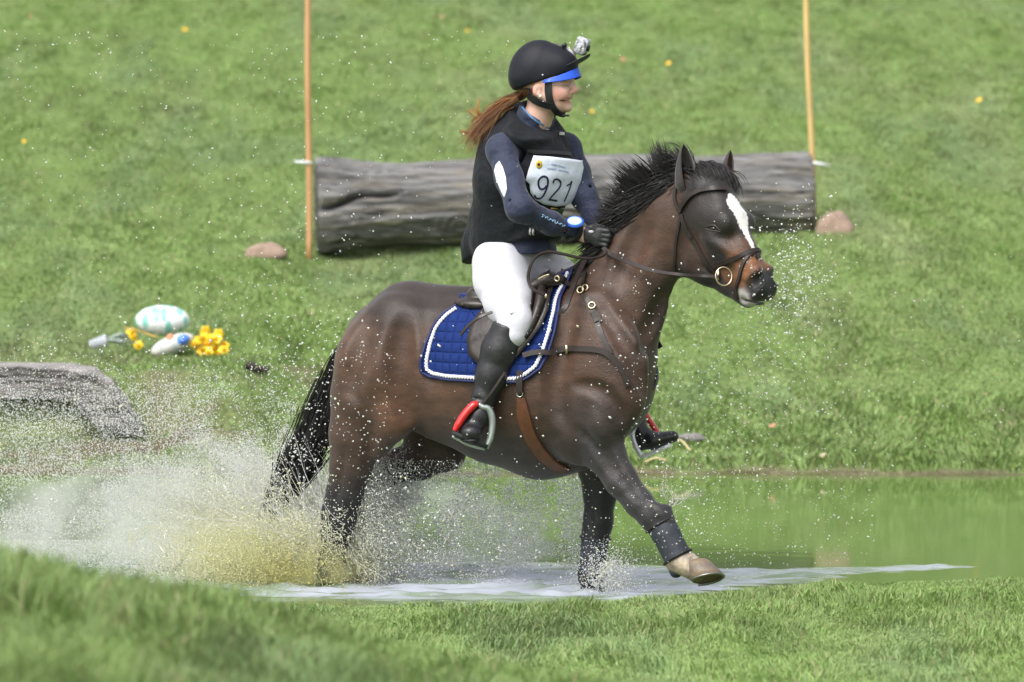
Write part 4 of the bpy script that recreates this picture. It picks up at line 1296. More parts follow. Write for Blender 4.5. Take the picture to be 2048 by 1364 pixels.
V, Qd = fo.mesh(1); near_boot = obj('boot', V, Qd, M_lea, person); nbv = (V, Qd)
mb = MB(); mb.tube([o_ + ffn.f * a * 1 + ffn.l * b_ - ffn.u * .024 for a, b_ in ((-.085, .0), (-.07, .03), (0, .034), (.06, .032), (.10, .0), (.06, -.032), (0, -.034), (-.07, -.03), (-.085, 0))], .006, 6)
mb.build('sole', M_strap, near_boot)
fff = Frame(hf.pt(1306, 880, .36), 4)
fo = Field(hf, .005)
fo.chain([G(1238, 662, 31, .9, .30), G(1248, 720, 34, .9, .315), G(1262, 790, 26, .9, .34), G(1272, 845, 20, 1, .355)], k=.02)
fo.chain([(hf.pt(1273, 848, .355), .038, 1), (fff.o - fff.f * .045 + fff.u * -.012, .032, 1), ], k=.015)
fo.chain([(hf.pt(1275, 862, .355), .036, 1), (fff.o + fff.u * -.004, .034, 1.1), (fff.o + fff.f * .080 + fff.u * .014, .024, 1.3)], w=fff.l, k=.015)
V, Qd = fo.mesh(1); obj('boot', V, Qd, M_lea, person)

# ---- gloves
M_glove = mat('glove_black', (.016, .017, .02), rough=.5, noise=.25, nscale=40, bump=.4, bscale=60)
for Wr, sg in ((WR_n, 1), (WR_f, -1)):
    fg = Field(hf, .0032)
    hand(fg, (Wr,), sg, .0025)
    fg.cut(Wr + hf.f * .040, -hf.f)
    V, Qd = fg.mesh(1); gv = obj('glove', V, Qd, M_glove, person)
    if sg == 1:
        mb = MB(); mb.ell(Wr + hf.f * .075 + hf.u * .004 - hf.l * .021, (.011, .004, .006)); mb.build('logo_patch', mat('glove_silver', (.45, .47, .5), rough=.4), gv)
# wrist watch / stopwatch on the near wrist
wc = hf.pt(1150, 444, -.15); n_ = np.array([-.15, -.85, .5]); n_ /= np.linalg.norm(n_)
ux = np.array([1, -.1, -.12]); ux -= n_ * (ux @ n_); ux /= np.linalg.norm(ux); uy = np.cross(n_, ux)
M_wb = mat('watch_blue', (.03, .12, .62), rough=.3, coat=.5); M_wd = mat('watch_dial', (.45, .68, .86), rough=.25)
mb = MB(); mb.ell(wc, (.037, .027, .012), axes=(ux, uy, n_), nu=24, nv=12); wt = mb.build('wrist_watch', M_wb, person)
mb = MB(); mb.ell(wc + n_ * .0085, (.029, .019, .006), axes=(ux, uy, n_), nu=24, nv=12); mb.build('dial', M_wd, wt)
mb = MB(); mb.box(wc + n_ * .0142, (.013, .005, .0012), axes=(ux, uy, n_)); mb.build('display', mat('watch_display', (.8, .86, .9), rough=.2), wt)
ax_ = (WR_n - EL_n) / np.linalg.norm(WR_n - EL_n)
q1 = np.cross(ax_, hf.u); q1 /= np.linalg.norm(q1); q2 = np.cross(q1, ax_); cc_ = WR_n - ax_ * .012
mb = MB(); ps = [cc_ + (q1 * math.cos(a) + q2 * math.sin(a)) * .042 for a in np.linspace(0, 2 * math.pi, 25)]
mb.ribbon(ps, [(p - cc_) / .042 for p in ps], .022, .003); mb.build('watch_strap', M_strap, wt)

# ---- helmet
M_helm = mat('helmet_cover', (.006, .007, .013), rough=.6, spec=.3, sheen=.04, noise=.1, nscale=30)
fh = Field(hh, .004)
fh.chain([K(1080, 137, 57, .80), K(1092, 140, 55, .82)], w=hh.l, k=.04)
fh.chain([K(1066, 150, 44, .95), K(1078, 160, 36, 1.1)], w=hh.l, k=.04)
fh.chain([K(1045, 160, 22, 1.6), K(1052, 172, 20, 1.5)], w=hh.l, k=.03)
fh.chain([K(1130, 130, 24, 1.3)], w=hh.l, k=.04)
fh.chain([K(1102, 188, 48, .74), K(1150, 200, 48, .74)], w=hh.l, k=.004, sub=True)
fh.cut(hh.pt(1060, 187, 0), -hh.u * .98 - hh.f * -.05, .006)
fh.cut(hh.pt(1120, 152, 0), -hh.u * .9 + hh.f * .28, .006)
V, Qd = fh.mesh(1)
helmet = obj('helmet', V, Qd, M_helm, person)
def sheet(name, rows, th, m, parent):
    """rows: grid of points (n,m,3), thickened downwards"""
    R_ = np.array(rows); a, b_ = R_.shape[:2]
    V = np.vstack([R_.reshape(-1, 3), R_.reshape(-1, 3) - np.array([0, 0, th])]); M_ = a * b_
    Fc = []
    for i in range(a - 1):
        for j in range(b_ - 1):
            q = i * b_ + j; f = (q, q + 1, q + b_ + 1, q + b_)
            Fc.append(f); Fc.append(tuple(k + M_ for k in f[::-1]))
    bd = [i for i in range(b_)] + [i * b_ + b_ - 1 for i in range(1, a)] + [(a - 1) * b_ + j for j in range(b_ - 2, -1, -1)] + [i * b_ for i in range(a - 2, 0, -1)]
    for x, y in zip(bd, bd[1:] + bd[:1]): Fc.append((x, x + M_, y + M_, y))
    return obj(name, V, Fc, m, parent)
# cover brim: thin flange flicked upwards
def brim(pts_c, halfw, pts_t, tipw, rows=8, cols=13, arch=.01):
    R_ = []
    for i in range(rows):
        t = i / (rows - 1); row = []
        for j in range(cols):
            u = -1 + 2 * j / (cols - 1)
            hw = halfw * (1 - t) + tipw * t
            back = (abs(u) ** 2.4) * .055 * (1 - t * .2)
            a = hh.pt(*pts_c, 0); b_ = hh.pt(*pts_t, 0)
            d = (b_ - a)
            p = a + d * t + hh.l * u * hw - hh.f * back * (1.1 - .2 * t) - hh.u * (abs(u) ** 2) * arch * (1 - .3 * t)
            row.append(p)
        R_.append(row)
    return R_
sheet('brim', brim((1128, 134), .082, (1180, 107), .055, arch=.035), .006, M_helm, helmet)
M_blue = mat('blue_peak', (.02, .10, .72), rough=.45)
R_ = []
for i in range(9):
    t = i / 8; row = []
    for j in range(17):
        u = -1 + 2 * j / 16
        top = hh.pt(1156, 134, 0) - hh.f * (abs(u) ** 2.2) * .118 - hh.u * (abs(u) ** 1.5) * .052 + hh.l * (abs(u) ** .8) * np.sign(u) * .096
        row.append(top + hh.f * t * .012 * (1 - abs(u)) - hh.u * t * .034 * (1 - .75 * abs(u) ** 2.2) + hh.l * u * t * .008)
    R_.append(row)
sheet('peak', R_, .003, M_blue, helmet)
# harness
M_web = mat('harness_webbing', (.009, .010, .012), rough=.6)
hbv = bvh_of((Rv, Rq))
def band(pts, w, off=.006, nm='harness_strap'):
    Pn, Nn = surf_path(hbv, pts, off, 8)
    mb = MB(); mb.ribbon(Pn, Nn, w, .004); mb.build(nm, M_web, helmet)
    L = hh.loc(Pn) * np.array([1, -1, 1]); Ln = (Nn @ hh.R.T) * np.array([1, -1, 1])
    mb = MB(); mb.ribbon(hh.wld(L), Ln @ hh.R, w, .004); mb.build(nm, M_web, helmet)
band([(1097, 160), (1097, 180), (1100, 200), (1108, 215), (1118, 226)], .029)
band([(1056, 176), (1062, 192), (1078, 203), (1096, 209), (1106, 212)], .032)
mb = MB(); ps = [hh.pt(1106, 214, -.045), hh.pt(1116, 227, -.028), hh.pt(1128, 230, 0), hh.pt(1116, 227, .028), hh.pt(1106, 214, .045)]
mb.tube(cat(ps, 6), .010, 8, flat=(hh.f, .6)); mb.build('chin_cup', M_web, helmet)
mb = MB(); mb.box(hh.pt(1129, 231, -.014), (.018, .008, .004), axes=(hh.f, hh.l, hh.u)); mb.build('chin_strap_end', M_web, helmet)
# action camera on a tilted arm
M_cam = mat('camera_case', (.62, .64, .70), rough=.25, col2=(.05, .05, .06), nscale=55)
M_blk = mat('black_plastic', (.02, .02, .024), rough=.4)
tilt = math.radians(20)
cz = hh.u * math.cos(tilt) + hh.f * math.sin(tilt); cx_ = hh.f * math.cos(tilt) - hh.u * math.sin(tilt)
cc = hh.pt(1164, 92, 0)
mb = MB(); mb.box(cc, (.024, .030, .034), axes=(cx_, hh.l, cz), bevel=.25); camr = mb.build('action_camera', M_cam, helmet)
mb = MB(); mb.tube([cc + cx_ * .022, cc + cx_ * .032], .013, 16); mb.build('lens', M_blk, camr)
mb = MB(); mb.tube([hh.pt(1150, 111, 0), hh.pt(1139, 101, 0), hh.pt(1126, 90, 0)], .007, 8); mb.build('mount_arm', mat('arm_grey', (.5, .5, .55), rough=.3), camr)
mb = MB(); mb.tube([hh.pt(1129, 90, -.022), hh.pt(1129, 90, .022)], .010, 12); mb.build('thumb_screw', M_blk, camr)
mb = MB(); mb.box(hh.pt(1122, 93, 0), (.018, .018, .006), axes=(cx_, hh.l, cz)); mb.build('mount_base', M_blk, camr)

# ---- hair: pony tail blown back
M_rhair = mat('rider_hair', vcol=True, rough=.42, spec=.5)
S = []; Cc = []
path = cat([hh.pt(1050, 184, 0), hh.pt(1030, 196, -.01), hh.pt(1000, 214, -.02), hh.pt(972, 240, -.04), hh.pt(950, 268, -.06), hh.pt(936, 290, -.07)], 10)
for i in range(520):
    t0 = 0 if rng.random() < .5 else rng.random() * .4; t1 = min(1, t0 + .45 + .5 * rng.random())
    o1 = rng.normal(0, .5, 3); o2 = rng.normal(0, .8, 3)
    pts = []
    for t in np.linspace(t0, t1, 9):
        k_ = t * (len(path) - 1); j = int(min(k_, len(path) - 2)); p = path[j] + (path[j + 1] - path[j]) * (k_ - j)
        w_t = np.interp(t, [0, .2, .6, .9, 1], [.015, .019, .028, .030, .034]); u = (t - t0) / (t1 - t0)
        pts.append(p + w_t * (o1 * (1 - u) + o2 * u))
    S.append((np.array(pts), .0013)); g_ = .6 + .9 * rng.random()
    tone = np.array([.20, .075, .022]) if rng.random() < .6 else np.array([.38, .16, .035])
    Cc.append(tone * g_)
for pts in ([(975, 235), (960, 228), (950, 222), (938, 215)], [(962, 236), (955, 220), (958, 205), (964, 196)], [(960, 238), (948, 232), (935, 222), (930, 220)], [(960, 262), (940, 264), (922, 262), (926, 270)], [(950, 275), (938, 268), (922, 264)], [(970, 225), (985, 212), (1005, 200), (1025, 194)], [(940, 262), (950, 280), (940, 300)], [(975, 232), (985, 218), (1000, 204)], [(955, 232), (946, 240), (940, 248)]):
    for r_ in range(7):
        q = cat([hh.pt(x + rng.normal(0, 2.5), y + rng.normal(0, 2.5), -.03 + rng.normal(0, .01)) for x, y in pts], 4)
        S.append((q, .0014)); Cc.append(np.array([.42, .17, .04]) * (.6 + .7 * rng.random()))
for i in range(260):   # hair under the helmet at the nape
    x = 1044 + 22 * rng.random(); 
    q = cat([hh.pt(x, 176 + 6 * rng.random(), -.07 + .03 * rng.random()), hh.pt(x - 4, 188, -.065 + .02 * rng.random()), hh.pt(1036 + 8 * rng.random(), 196 + 6 * rng.random(), -.02)], 3)
    S.append((q, .0018)); Cc.append(np.array([.10, .04, .015]) * (.5 + .8 * rng.random()))
hairs('hair', S, M_rhair, person, Cc)

# ================================================================== TACK
M_brown = mat('bridle_leather', (.024, .017, .015), rough=.5, spec=.3, noise=.25, nscale=30, coat=.1)
M_tan = mat('girth_leather', (.105, .040, .019), rough=.5, noise=.25, nscale=20)
M_sad = mat('saddle_leather', (.024, .017, .014), rough=.42, noise=.3, nscale=18, bump=.15, bscale=60, coat=.08)
M_brass = mat('brass_fitting', (.78, .66, .46), rough=.28, metal=1)
M_ss = mat('steel_fitting', (.62, .61, .58), rough=.25, metal=1)
def mir(fr, Pn, Nn):
    L = fr.loc(Pn) * np.array([1, -1, 1]); Ln = (Nn @ fr.R.T) * np.array([1, -1, 1])
    return fr.wld(L)[::-1], (Ln @ fr.R)[::-1]
# ---- saddle pad
pad_o = [(930, 606), (890, 630), (866, 660), (850, 690), (841, 722), (843, 745), (862, 755), (900, 759), (950, 762), (1000, 764), (1040, 764), (1062, 752), (1080, 738), (1094, 708), (1108, 665), (1120, 620), (1132, 580), (1142, 556), (1150, 540)]
def side_patch(outl, off, extra_top, nr, th, name, m, parent, cen=None, close_top=True, sides=(-1, 1), flare=0.0):
    """cloth or leather hung over the horse's side: outline read on the near flank, then laid on each flank"""
    L = []
    for x, y in outl:
        p, q = hit(hbvh, x, y, 0, hf); L.append(hf.loc(p))
    L = np.array(L)[:, [0, 2]]
    if extra_top is not None:
        L = np.vstack([L, extra_top])
    R_ = ring([tuple(v) for v in L], 4)
    c0 = R_.mean(0) if cen is None else np.array(cen)
    objs = []
    for sg in sides:
        V = []; N_ = []
        n = len(R_)
        for j in range(0, nr + 1):
            for k in range(n if j else 1):
                c = c0 + (R_[k] - c0) * (j / nr)
                zz_ = c[1]
                for tr in range(30):
                    o = hf.wld(np.array([c[0], sg * .6, zz_])); d = -hf.l * sg
                    loc_, nn, i_, ds = hbvh.ray_cast(Vector(o), Vector(d))
                    if loc_ is not None: break
                    zz_ -= .01
                fl = flare * max(0, (j / nr - .6))
                V.append(np.array(loc_) + np.array(nn) * off + hf.l * sg * fl * 1.0 + (0, 0, (c[1] - zz_) * .3)); N_.append(np.array(nn))
        V = np.array(V); N_ = np.array(N_)
        Fc = [(0, 1 + k, 1 + (k + 1) % n) for k in range(n)]
        for j in range(nr - 1):
            for k in range(n):
                a = 1 + j * n + k; b_ = 1 + j * n + (k + 1) % n
                Fc.append((a, a + n, b_ + n, b_))
        for _ in range(2):
            acc = np.zeros_like(V); cn = np.zeros(len(V))
            for f in Fc:
                for a, b_ in zip(f, f[1:] + f[:1]):
                    acc[a] += V[b_]; acc[b_] += V[a]; cn[a] += 1; cn[b_] += 1
            in_ = np.arange(len(V)) < 1 + (nr - 1) * n
            V[in_] = .5 * V[in_] + .5 * (acc / cn[:, None])[in_]
        M_ = len(V); e = 1 + (nr - 1) * n
        back = V - N_ * th
        F2 = Fc + [tuple(i + M_ for i in f[::-1]) for f in Fc] + [(e + k, e + M_ + k, e + M_ + (k + 1) % n, e + (k + 1) % n) for k in range(n)]
        objs.append((np.vstack([V, back]), F2, V, N_, n))
    return objs
pad = root('saddle_pad', hf.pt(1000, 640, 0), 'navy quilted saddle pad with white rope piping under the saddle', 'saddle pad')
M_pad = bpy.data.materials.new('pad_quilt'); M_pad.use_nodes = True
nt = M_pad.node_tree; b = nt.nodes['Principled BSDF']; b.inputs['Roughness'].default_value = .85; b.inputs['Specular IOR Level'].default_value = .15
tcn = nt.nodes.new('ShaderNodeTexCoord'); mpn = nt.nodes.new('ShaderNodeMapping'); mpn.inputs['Rotation'].default_value = (0, 0, math.radians(25)); mpn.inputs['Scale'].default_value = (1, 1, 1)
sx = nt.nodes.new('ShaderNodeSeparateXYZ')
nt.links.new(tcn.outputs['Object'], mpn.inputs[0]); nt.links.new(mpn.outputs[0], sx.inputs[0])
def wave(sock, freq):
    a = nt.nodes.new('ShaderNodeMath'); a.operation = 'MULTIPLY'; a.inputs[1].default_value = freq * math.pi
    nt.links.new(sock, a.inputs[0])
    s_ = nt.nodes.new('ShaderNodeMath'); s_.operation = 'SINE'; nt.links.new(a.outputs[0], s_.inputs[0])
    c = nt.nodes.new('ShaderNodeMath'); c.operation = 'ABSOLUTE'; nt.links.new(s_.outputs[0], c.inputs[0])
    p = nt.nodes.new('ShaderNodeMath'); p.operation = 'POWER'; p.inputs[1].default_value = .35; nt.links.new(c.outputs[0], p.inputs[0])
    return p.outputs[0]
w1 = wave(sx.outputs[0], 1 / .042); w2 = wave(sx.outputs[2], 1 / .040)
mm = nt.nodes.new('ShaderNodeMath'); mm.operation = 'MULTIPLY'; nt.links.new(w1, mm.inputs[0]); nt.links.new(w2, mm.inputs[1])
bpn = nt.nodes.new('ShaderNodeBump'); bpn.inputs['Strength'].default_value = .8; bpn.inputs['Distance'].default_value = .012
nt.links.new(mm.outputs[0], bpn.inputs['Height']); nt.links.new(bpn.outputs[0], b.inputs['Normal'])
nn_ = nt.nodes.new('ShaderNodeTexNoise'); nn_.inputs['Scale'].default_value = 25
rmp = nt.nodes.new('ShaderNodeMix'); rmp.data_type = 'RGBA'; rmp.inputs[6].default_value = (.007, .020, .105, 1); rmp.inputs[7].default_value = (.013, .034, .165, 1)
nt.links.new(nn_.outputs[0], rmp.inputs[0]); nt.links.new(rmp.outputs[2], b.inputs['Base Color'])
top_ = [(hf.loc(hf.pt(1150, 548, 0))[0], hf.loc(hf.pt(1150, 545, 0))[2]), (hf.loc(hf.pt(1040, 595, 0))[0], hf.loc(hf.pt(1040, 592, 0))[2]), (hf.loc(hf.pt(940, 592, 0))[0], hf.loc(hf.pt(940, 592, 0))[2])]
res = side_patch(pad_o, .014, np.array(top_), 14, .012, 'x', None, None, cen=None)
M_rope = mat('white_rope', (.78, .78, .84), rough=.6)
for V, F2, Vs, Ns, n in res:
    po = obj('pad_panel', V, F2, M_pad, pad)
    # twisted rope a little inside the edge
    j = 13; pts = Vs[1 + (j - 1) * n: 1 + j * n]; nn2 = Ns[1 + (j - 1) * n: 1 + j * n]
    m_cut = int(n * len(pad_o) / (len(pad_o) + 3)) - 2
    C_ = cat(pts[2:m_cut], 10); Nc = cat(nn2[2:m_cut], 10)
    ln = np.concatenate([[0], np.cumsum(np.linalg.norm(np.diff(C_, axis=0), axis=1))])
    sN = np.arange(0, ln[-1], .0035)
    C2 = np.stack([np.interp(sN, ln, C_[:, i]) for i in range(3)], 1); N2 = np.stack([np.interp(sN, ln, Nc[:, i]) for i in range(3)], 1)
    T2 = np.gradient(C2, axis=0); T2 /= np.linalg.norm(T2, axis=1)[:, None]; B2 = np.cross(T2, N2)
    mb = MB()
    for ph in (0, math.pi):
        a = sN * 2 * math.pi / .026 + ph
        mb.tube(C2 + N2 * (.003 + .0035 * np.sin(a)[:, None]) + B2 * (.0045 * np.cos(a)[:, None]), .0042, 5)
    mb.build('rope_piping', M_rope, po)
    mb = MB(); e = Vs[1 + 13 * n:]; ee = np.vstack([e, e[:1]]); mb.tube(ee, .006, 6); mb.build('edge_binding', mat('pad_binding', (.010, .016, .09), rough=.6), po)
# ---- saddle
saddle = root('saddle', hf.pt(1030, 600, 0), 'dark brown leather jumping saddle under the rider', 'saddle')
fs_ = Field(hf, .006)
ax3 = (hf.f, hf.l, hf.u)
fs_.ell(hf.pt(962, 602, 0), (.085, .175, .028), axes=ax3, k=.02)
fs_.ell(hf.pt(975, 585, 0), (.060, .150, .034), axes=ax3, k=.015)
for sg in (-1, 1):
    fs_.ell(hf.pt(958 + 34 * sg + 34, 609, .13 * sg), (.085, .065, .030), axes=ax3, k=.02)
    fs_.ell(hf.pt(965 + 30 * sg + 30, 590, .11 * sg), (.060, .05, .032), axes=ax3, k=.012)
fs_.ell(hf.pt(1010, 610, 0), (.110, .150, .034), axes=ax3, k=.03)
fs_.ell(hf.pt(1060, 592, 0), (.070, .100, .050), axes=ax3, k=.03)
fs_.ell(hf.pt(1100, 570, 0), (.045, .085, .055), axes=ax3, k=.03)
for sg in (-1, 1):
    fs_.chain([G(1062, 575, 12, 1.2, .15 * sg), G(1095, 560, 13, 1.2, .13 * sg), G(1122, 560, 11, 1.2, .10 * sg)], k=.03)
V, Qd = fs_.mesh(1); obj('seat', V, Qd, M_sad, saddle)
flap_o = [(1108, 552), (1112, 585), (1104, 625), (1088, 658), (1062, 690), (1040, 715), (1010, 735), (970, 735), (946, 715), (941, 685), (950, 655), (968, 632), (985, 620), (1030, 600), (1075, 575)]
for V, F2, Vs, Ns, n in side_patch(flap_o, .036, None, 8, .006, 'x', None, None):
    fo_ = obj('flap', V, F2, M_sad, saddle)
roll = [(1092, 575), (1090, 610), (1078, 645), (1055, 682)]
for sg in (0, 1):
    Pn, Nn = surf_path(hbvh, roll, .045, 8, hf)
    if sg: Pn, Nn = mir(hf, Pn, Nn)
    mb = MB(); mb.tube(Pn, np.interp(np.linspace(0, 1, len(Pn)), [0, .3, 1], [.012, .022, .012]), 10); mb.build('knee_roll', M_sad, saddle)
    Pn, Nn = surf_path(hbvh, [(1075, 590), (1068, 630), (1050, 665)], .047, 8, hf)
    if sg: Pn, Nn = mir(hf, Pn, Nn)
    mb = MB(); mb.tube(Pn, .010, 8); mb.build('flap_seam', M_sad, saddle)
# loose billet strap behind the rider's calf
Pn = cat([hf.pt(985, 624, -.31), hf.pt(960, 634, -.335), hf.pt(938, 650, -.335), hf.pt(921, 670, -.33)], 6)
mb = MB(); mb.ribbon(Pn, np.tile(-hf.l * .95 + hf.u * .3, (len(Pn), 1)), .011, .004); mb.build('strap_end', M_sad, saddle)
# brass dee rings and keeper on the pommel
mb = MB(); mb.tube(cat([hf.pt(1077, 558, -.215), hf.pt(1087, 553, -.22), hf.pt(1098, 549, -.22)], 4), .0045, 8); mb.build('brass_plate', M_brass, saddle)
def ringo(c, r, th, ax, m, parent, nm='ring', ry=None):
    ax = ax / np.linalg.norm(ax); u = np.cross(ax, [0, 0, 1.0]); u /= np.linalg.norm(u); v = np.cross(ax, u); ry = ry or r
    mb = MB(); mb.tube([c + u * math.cos(a) * r + v * math.sin(a) * ry for a in np.linspace(0, 2 * math.pi, 26)], th, 6, caps=False)
    return mb.build(nm, m, parent)
ringo(hf.pt(1114, 557, -.19), .010, .0028, hf.l, M_brass, saddle)
mb = MB(); mb.ell(hf.pt(1092, 592, -.30), (.005, .004, .009)); mb.build('brass_stud', M_brass, saddle)

# ---- girth
girth = root('girth', hf.pt(1060, 850, -.2), 'chestnut leather girth strap running under the belly behind the foreleg', 'girth')
Pn, Nn = surf_path(hbvh, [(1043, 795), (1048, 830), (1060, 868), (1082, 905), (1112, 930), (1135, 938)], .007, 8, hf)
wd_ = np.interp(np.linspace(0, 1, len(Pn)), [0, .2, .7, 1], [.034, .056, .05, .04])
mb = MB(); mb.ribbon(Pn, Nn, wd_, .006); mb.build('strap', M_tan, girth)
Pm, Nm = mir(hf, Pn, Nn); mb = MB(); mb.ribbon(Pm, Nm, wd_[::-1], .006); mb.build('strap', M_tan, girth)
Pn, Nn = surf_path(hbvh, [(1042, 742), (1041, 765), (1041, 785)], .018, 6, hf); mb = MB(); mb.ribbon(Pn, Nn, .026, .005); mb.build('billet', M_brown, girth)
c, q = hit(hbvh, 1041, 787, .014); ringo(c, .012, .0028, q, M_ss, girth, 'buckle')

# ---- stirrups
M_red = mat('red_branch', (.62, .018, .020), rough=.3, coat=.5); M_alu = mat('stirrup_alloy', (.42, .47, .46), rough=.38, metal=.7)
M_tread = mat('stirrup_tread', (.015, .015, .016), rough=.7)
def stirrup(label, A, B, tip, ff, red_pts, sil_pts, bar, lf):
    s_ = root('stirrup', (A + B) / 2, label, 'stirrup', 'stirrups')
    mb = MB(); Pc = cat(red_pts, 8); mb.tube(Pc, np.interp(np.linspace(0, 1, len(Pc)), [0, .2, .8, 1], [.011, .0165, .015, .010]), 10, flat=(ff.f, 1.2)); mb.build('red_branch', M_red, s_)
    mb = MB(); Pc = cat(sil_pts, 8); mb.tube(Pc, np.interp(np.linspace(0, 1, len(Pc)), [0, .15, .5, .85, 1], [.009, .013, .0145, .013, .011]), 10, flat=(ff.f, 1.2)); mb.build('branch', M_alu, s_)
    d = (B - A) / np.linalg.norm(B - A); up_ = np.cross(d, ff.f); up_ /= np.linalg.norm(up_); up_ *= np.sign(up_[2])
    fw2 = np.cross(up_, d)
    mb = MB(); mb.box((A + B) / 2, (np.linalg.norm(B - A) / 2 + .004, .024, .008), axes=(d, fw2, up_)); mb.build('tread', M_tread, s_)
    mb = MB(); mb.tube(cat([A - up_ * .012, (A + B) / 2 - up_ * .020, B - up_ * .012], 6), .007, 8); mb.build('under_bar', M_alu, s_)
    return s_
q = lambda x, y, l_=0.0: ffn.pt(x, y, 0) * 0 + _sp(x, y)
def _sp(x, y):   # points in the near stirrup's own plane, through the ball of the foot and facing the camera side
    r = ray(x, y); n_ = ffn.f; o = ffn.o + ffn.f * .05
    return CAM + r * (np.dot(o - CAM, n_) / np.dot(r, n_))
st1 = stirrup('red and silver safety stirrup holding the near boot of the rider', _sp(907, 866), _sp(972, 892), None, ffn,
        [_sp(956, 806), _sp(945, 812), _sp(930, 828), _sp(918, 846), _sp(909, 862)],
        [_sp(957, 808), _sp(966, 814), _sp(976, 817), _sp(983, 830), _sp(985, 850), _sp(981, 875), _sp(972, 896)], None, None)
mb = MB(); Pc = cat([hf.pt(1010, 745, -.36), hf.pt(985, 782, -.365), _sp(962, 812)], 6); mb.ribbon(Pc, np.tile(-hf.l, (len(Pc), 1)), .010, .004); mb.build('stirrup_leather', M_sad, st1)
lf_ = .30
def _sf(x, y):
    return hf.pt(x, y, lf_)
    n_ = fff.f * .75 - fff.l * .66; n_ /= np.linalg.norm(n_); r = ray(x, y); o = fff.o
    return CAM + r * (np.dot(o - CAM, n_) / np.dot(r, n_))
far_st = root('stirrup', fff.o, 'red and white stirrup on the far side, seen past the chest of the horse', 'stirrup', 'stirrups')
mb = MB(); mb.tube(cat([hf.pt(1288, 822, .42), hf.pt(1296, 838, .42), hf.pt(1307, 854, .42), hf.pt(1318, 872, .42)], 6), .0125, 10); mb.build('red_branch', M_red, far_st)
M_bright = mat('bright_alloy', (.78, .78, .82), rough=.3, metal=.2)
mb = MB(); mb.tube(cat([hf.pt(1268, 850, .31), hf.pt(1265, 872, .305), hf.pt(1272, 894, .30), hf.pt(1283, 912, .30)], 6), .0105, 8); mb.build('branch', M_bright, far_st)
mb = MB(); mb.tube(cat([hf.pt(1283, 913, .30), hf.pt(1305, 906, .30), hf.pt(1330, 895, .30), hf.pt(1340, 891, .33)], 6), .008, 8); mb.build('tread', M_bright, far_st)

# ---- breastplate
bp_ = root('breastplate', hf.pt(1210, 690, -.1), 'brown leather breastplate with brass rings across the chest of the horse', 'breastplate')
def strap(parent, pts, w, m=M_brown, off=.005, nm='strap', both=True, th=.004, fr=None, n=8):
    Pn, Nn = surf_path(hbvh, pts, off, n, hf)
    mb = MB(); mb.ribbon(Pn, Nn, w, th); o = mb.build(nm, m, parent)
    if both:
        a, b_ = mir(fr or hf, Pn, Nn); mb = MB(); mb.ribbon(a, b_, w, th); mb.build(nm, m, parent)
    return o
strap(bp_, [(1050, 714), (1068, 709), (1090, 706), (1110, 703)], .022, off=.032, nm='breast_strap_end')
strap(bp_, [(1108, 702), (1118, 700), (1150, 698), (1190, 700), (1213, 706), (1233, 724), (1248, 746), (1256, 772)], .024, off=.010, nm='breast_strap', both=False)
strap(bp_, [(1170, 592), (1182, 612), (1190, 634), (1202, 665), (1214, 690), (1222, 708)], .022, nm='shoulder_strap')
strap(bp_, [(1188, 625), (1197, 645)], .030, off=.010, nm='keeper')
strap(bp_, [(1114, 560), (1130, 568), (1146, 578), (1160, 582)], .018, off=.02, nm='dee_strap')
strap(bp_, [(1168, 585), (1168, 565), (1172, 545)], .016, nm='wither_strap')
c, q_ = hit(hbvh, 1163, 584, .012); ringo(c, .013, .003, q_ * .6 - hf.l, M_brass, bp_)
c, q_ = hit(hbvh, 1172, 580, .012); ringo(c, .012, .003, q_ * .6 - hf.l, M_brass, bp_)
c, q_ = hit(hbvh, 1184, 613, .012); ringo(c, .013, .0032, q_, M_brass, bp_, 'buckle')
c, q_ = hit(hbvh, 1138, 700, .016); mb = MB(); mb.box(c, (.004, .004, .016)); mb.build('buckle', M_brass, bp_)
# martingale loop hanging at the chest
mb = MB(); mb.tube(cat([hf.pt(1300, 690, .05), hf.pt(1313, 735, .05), hf.pt(1313, 765, .03), hf.pt(1298, 786, 0), hf.pt(1278, 792, -.05), hf.pt(1262, 780, -.12)], 8), .006, 6); mb.build('martingale_loop', mat('dark_strap', (.03, .035, .035), rough=.4), bp_)

# ---- bridle
br = root('bridle', hd.pt(1420, 450, 0), 'brown leather bridle with ring bit on the head of the horse', 'bridle')
strap(br, [(1352, 376), (1350, 395), (1354, 412), (1362, 426)], .014, nm='headpiece', fr=hd)
strap(br, [(1359, 424), (1366, 412), (1380, 395), (1398, 384), (1420, 379), (1440, 379), (1451, 381)], .017, off=.008, nm='browband', both=False, th=.007)
strap(br, [(1362, 428), (1369, 448), (1380, 468), (1392, 487), (1405, 512), (1420, 535), (1432, 549)], .017, nm='cheekpiece', fr=hd)
strap(br, [(1374, 458), (1380, 468), (1385, 476)], .018, off=.008, nm='keeper', fr=hd)
strap(br, [(1412, 522), (1418, 532), (1424, 540)], .018, off=.008, nm='keeper', fr=hd)
strap(br, [(1362, 430), (1358, 455), (1352, 485), (1350, 515), (1349, 540)], .010, nm='throat_lash', both=False)
strap(br, [(1428, 533), (1450, 524), (1475, 514), (1497, 505), (1513, 502), (1524, 508)], .018, off=.007, nm='noseband', both=False, th=.006)
strap(br, [(1508, 505), (1494, 515), (1485, 535), (1480, 555), (1474, 575), (1477, 598)], .013, off=.006, nm='flash_strap', both=False)
c, q_ = hit(hbvh, 1440, 551, .008)
bc = hd.pt(1456, 552, hd.loc(c)[1] - .008)
ringo(bc + hd.f * .004 - hd.l * .030, .033, .0028, np.array([.25, -1.0, .15]), M_brass, br, 'bit_ring', ry=.036)
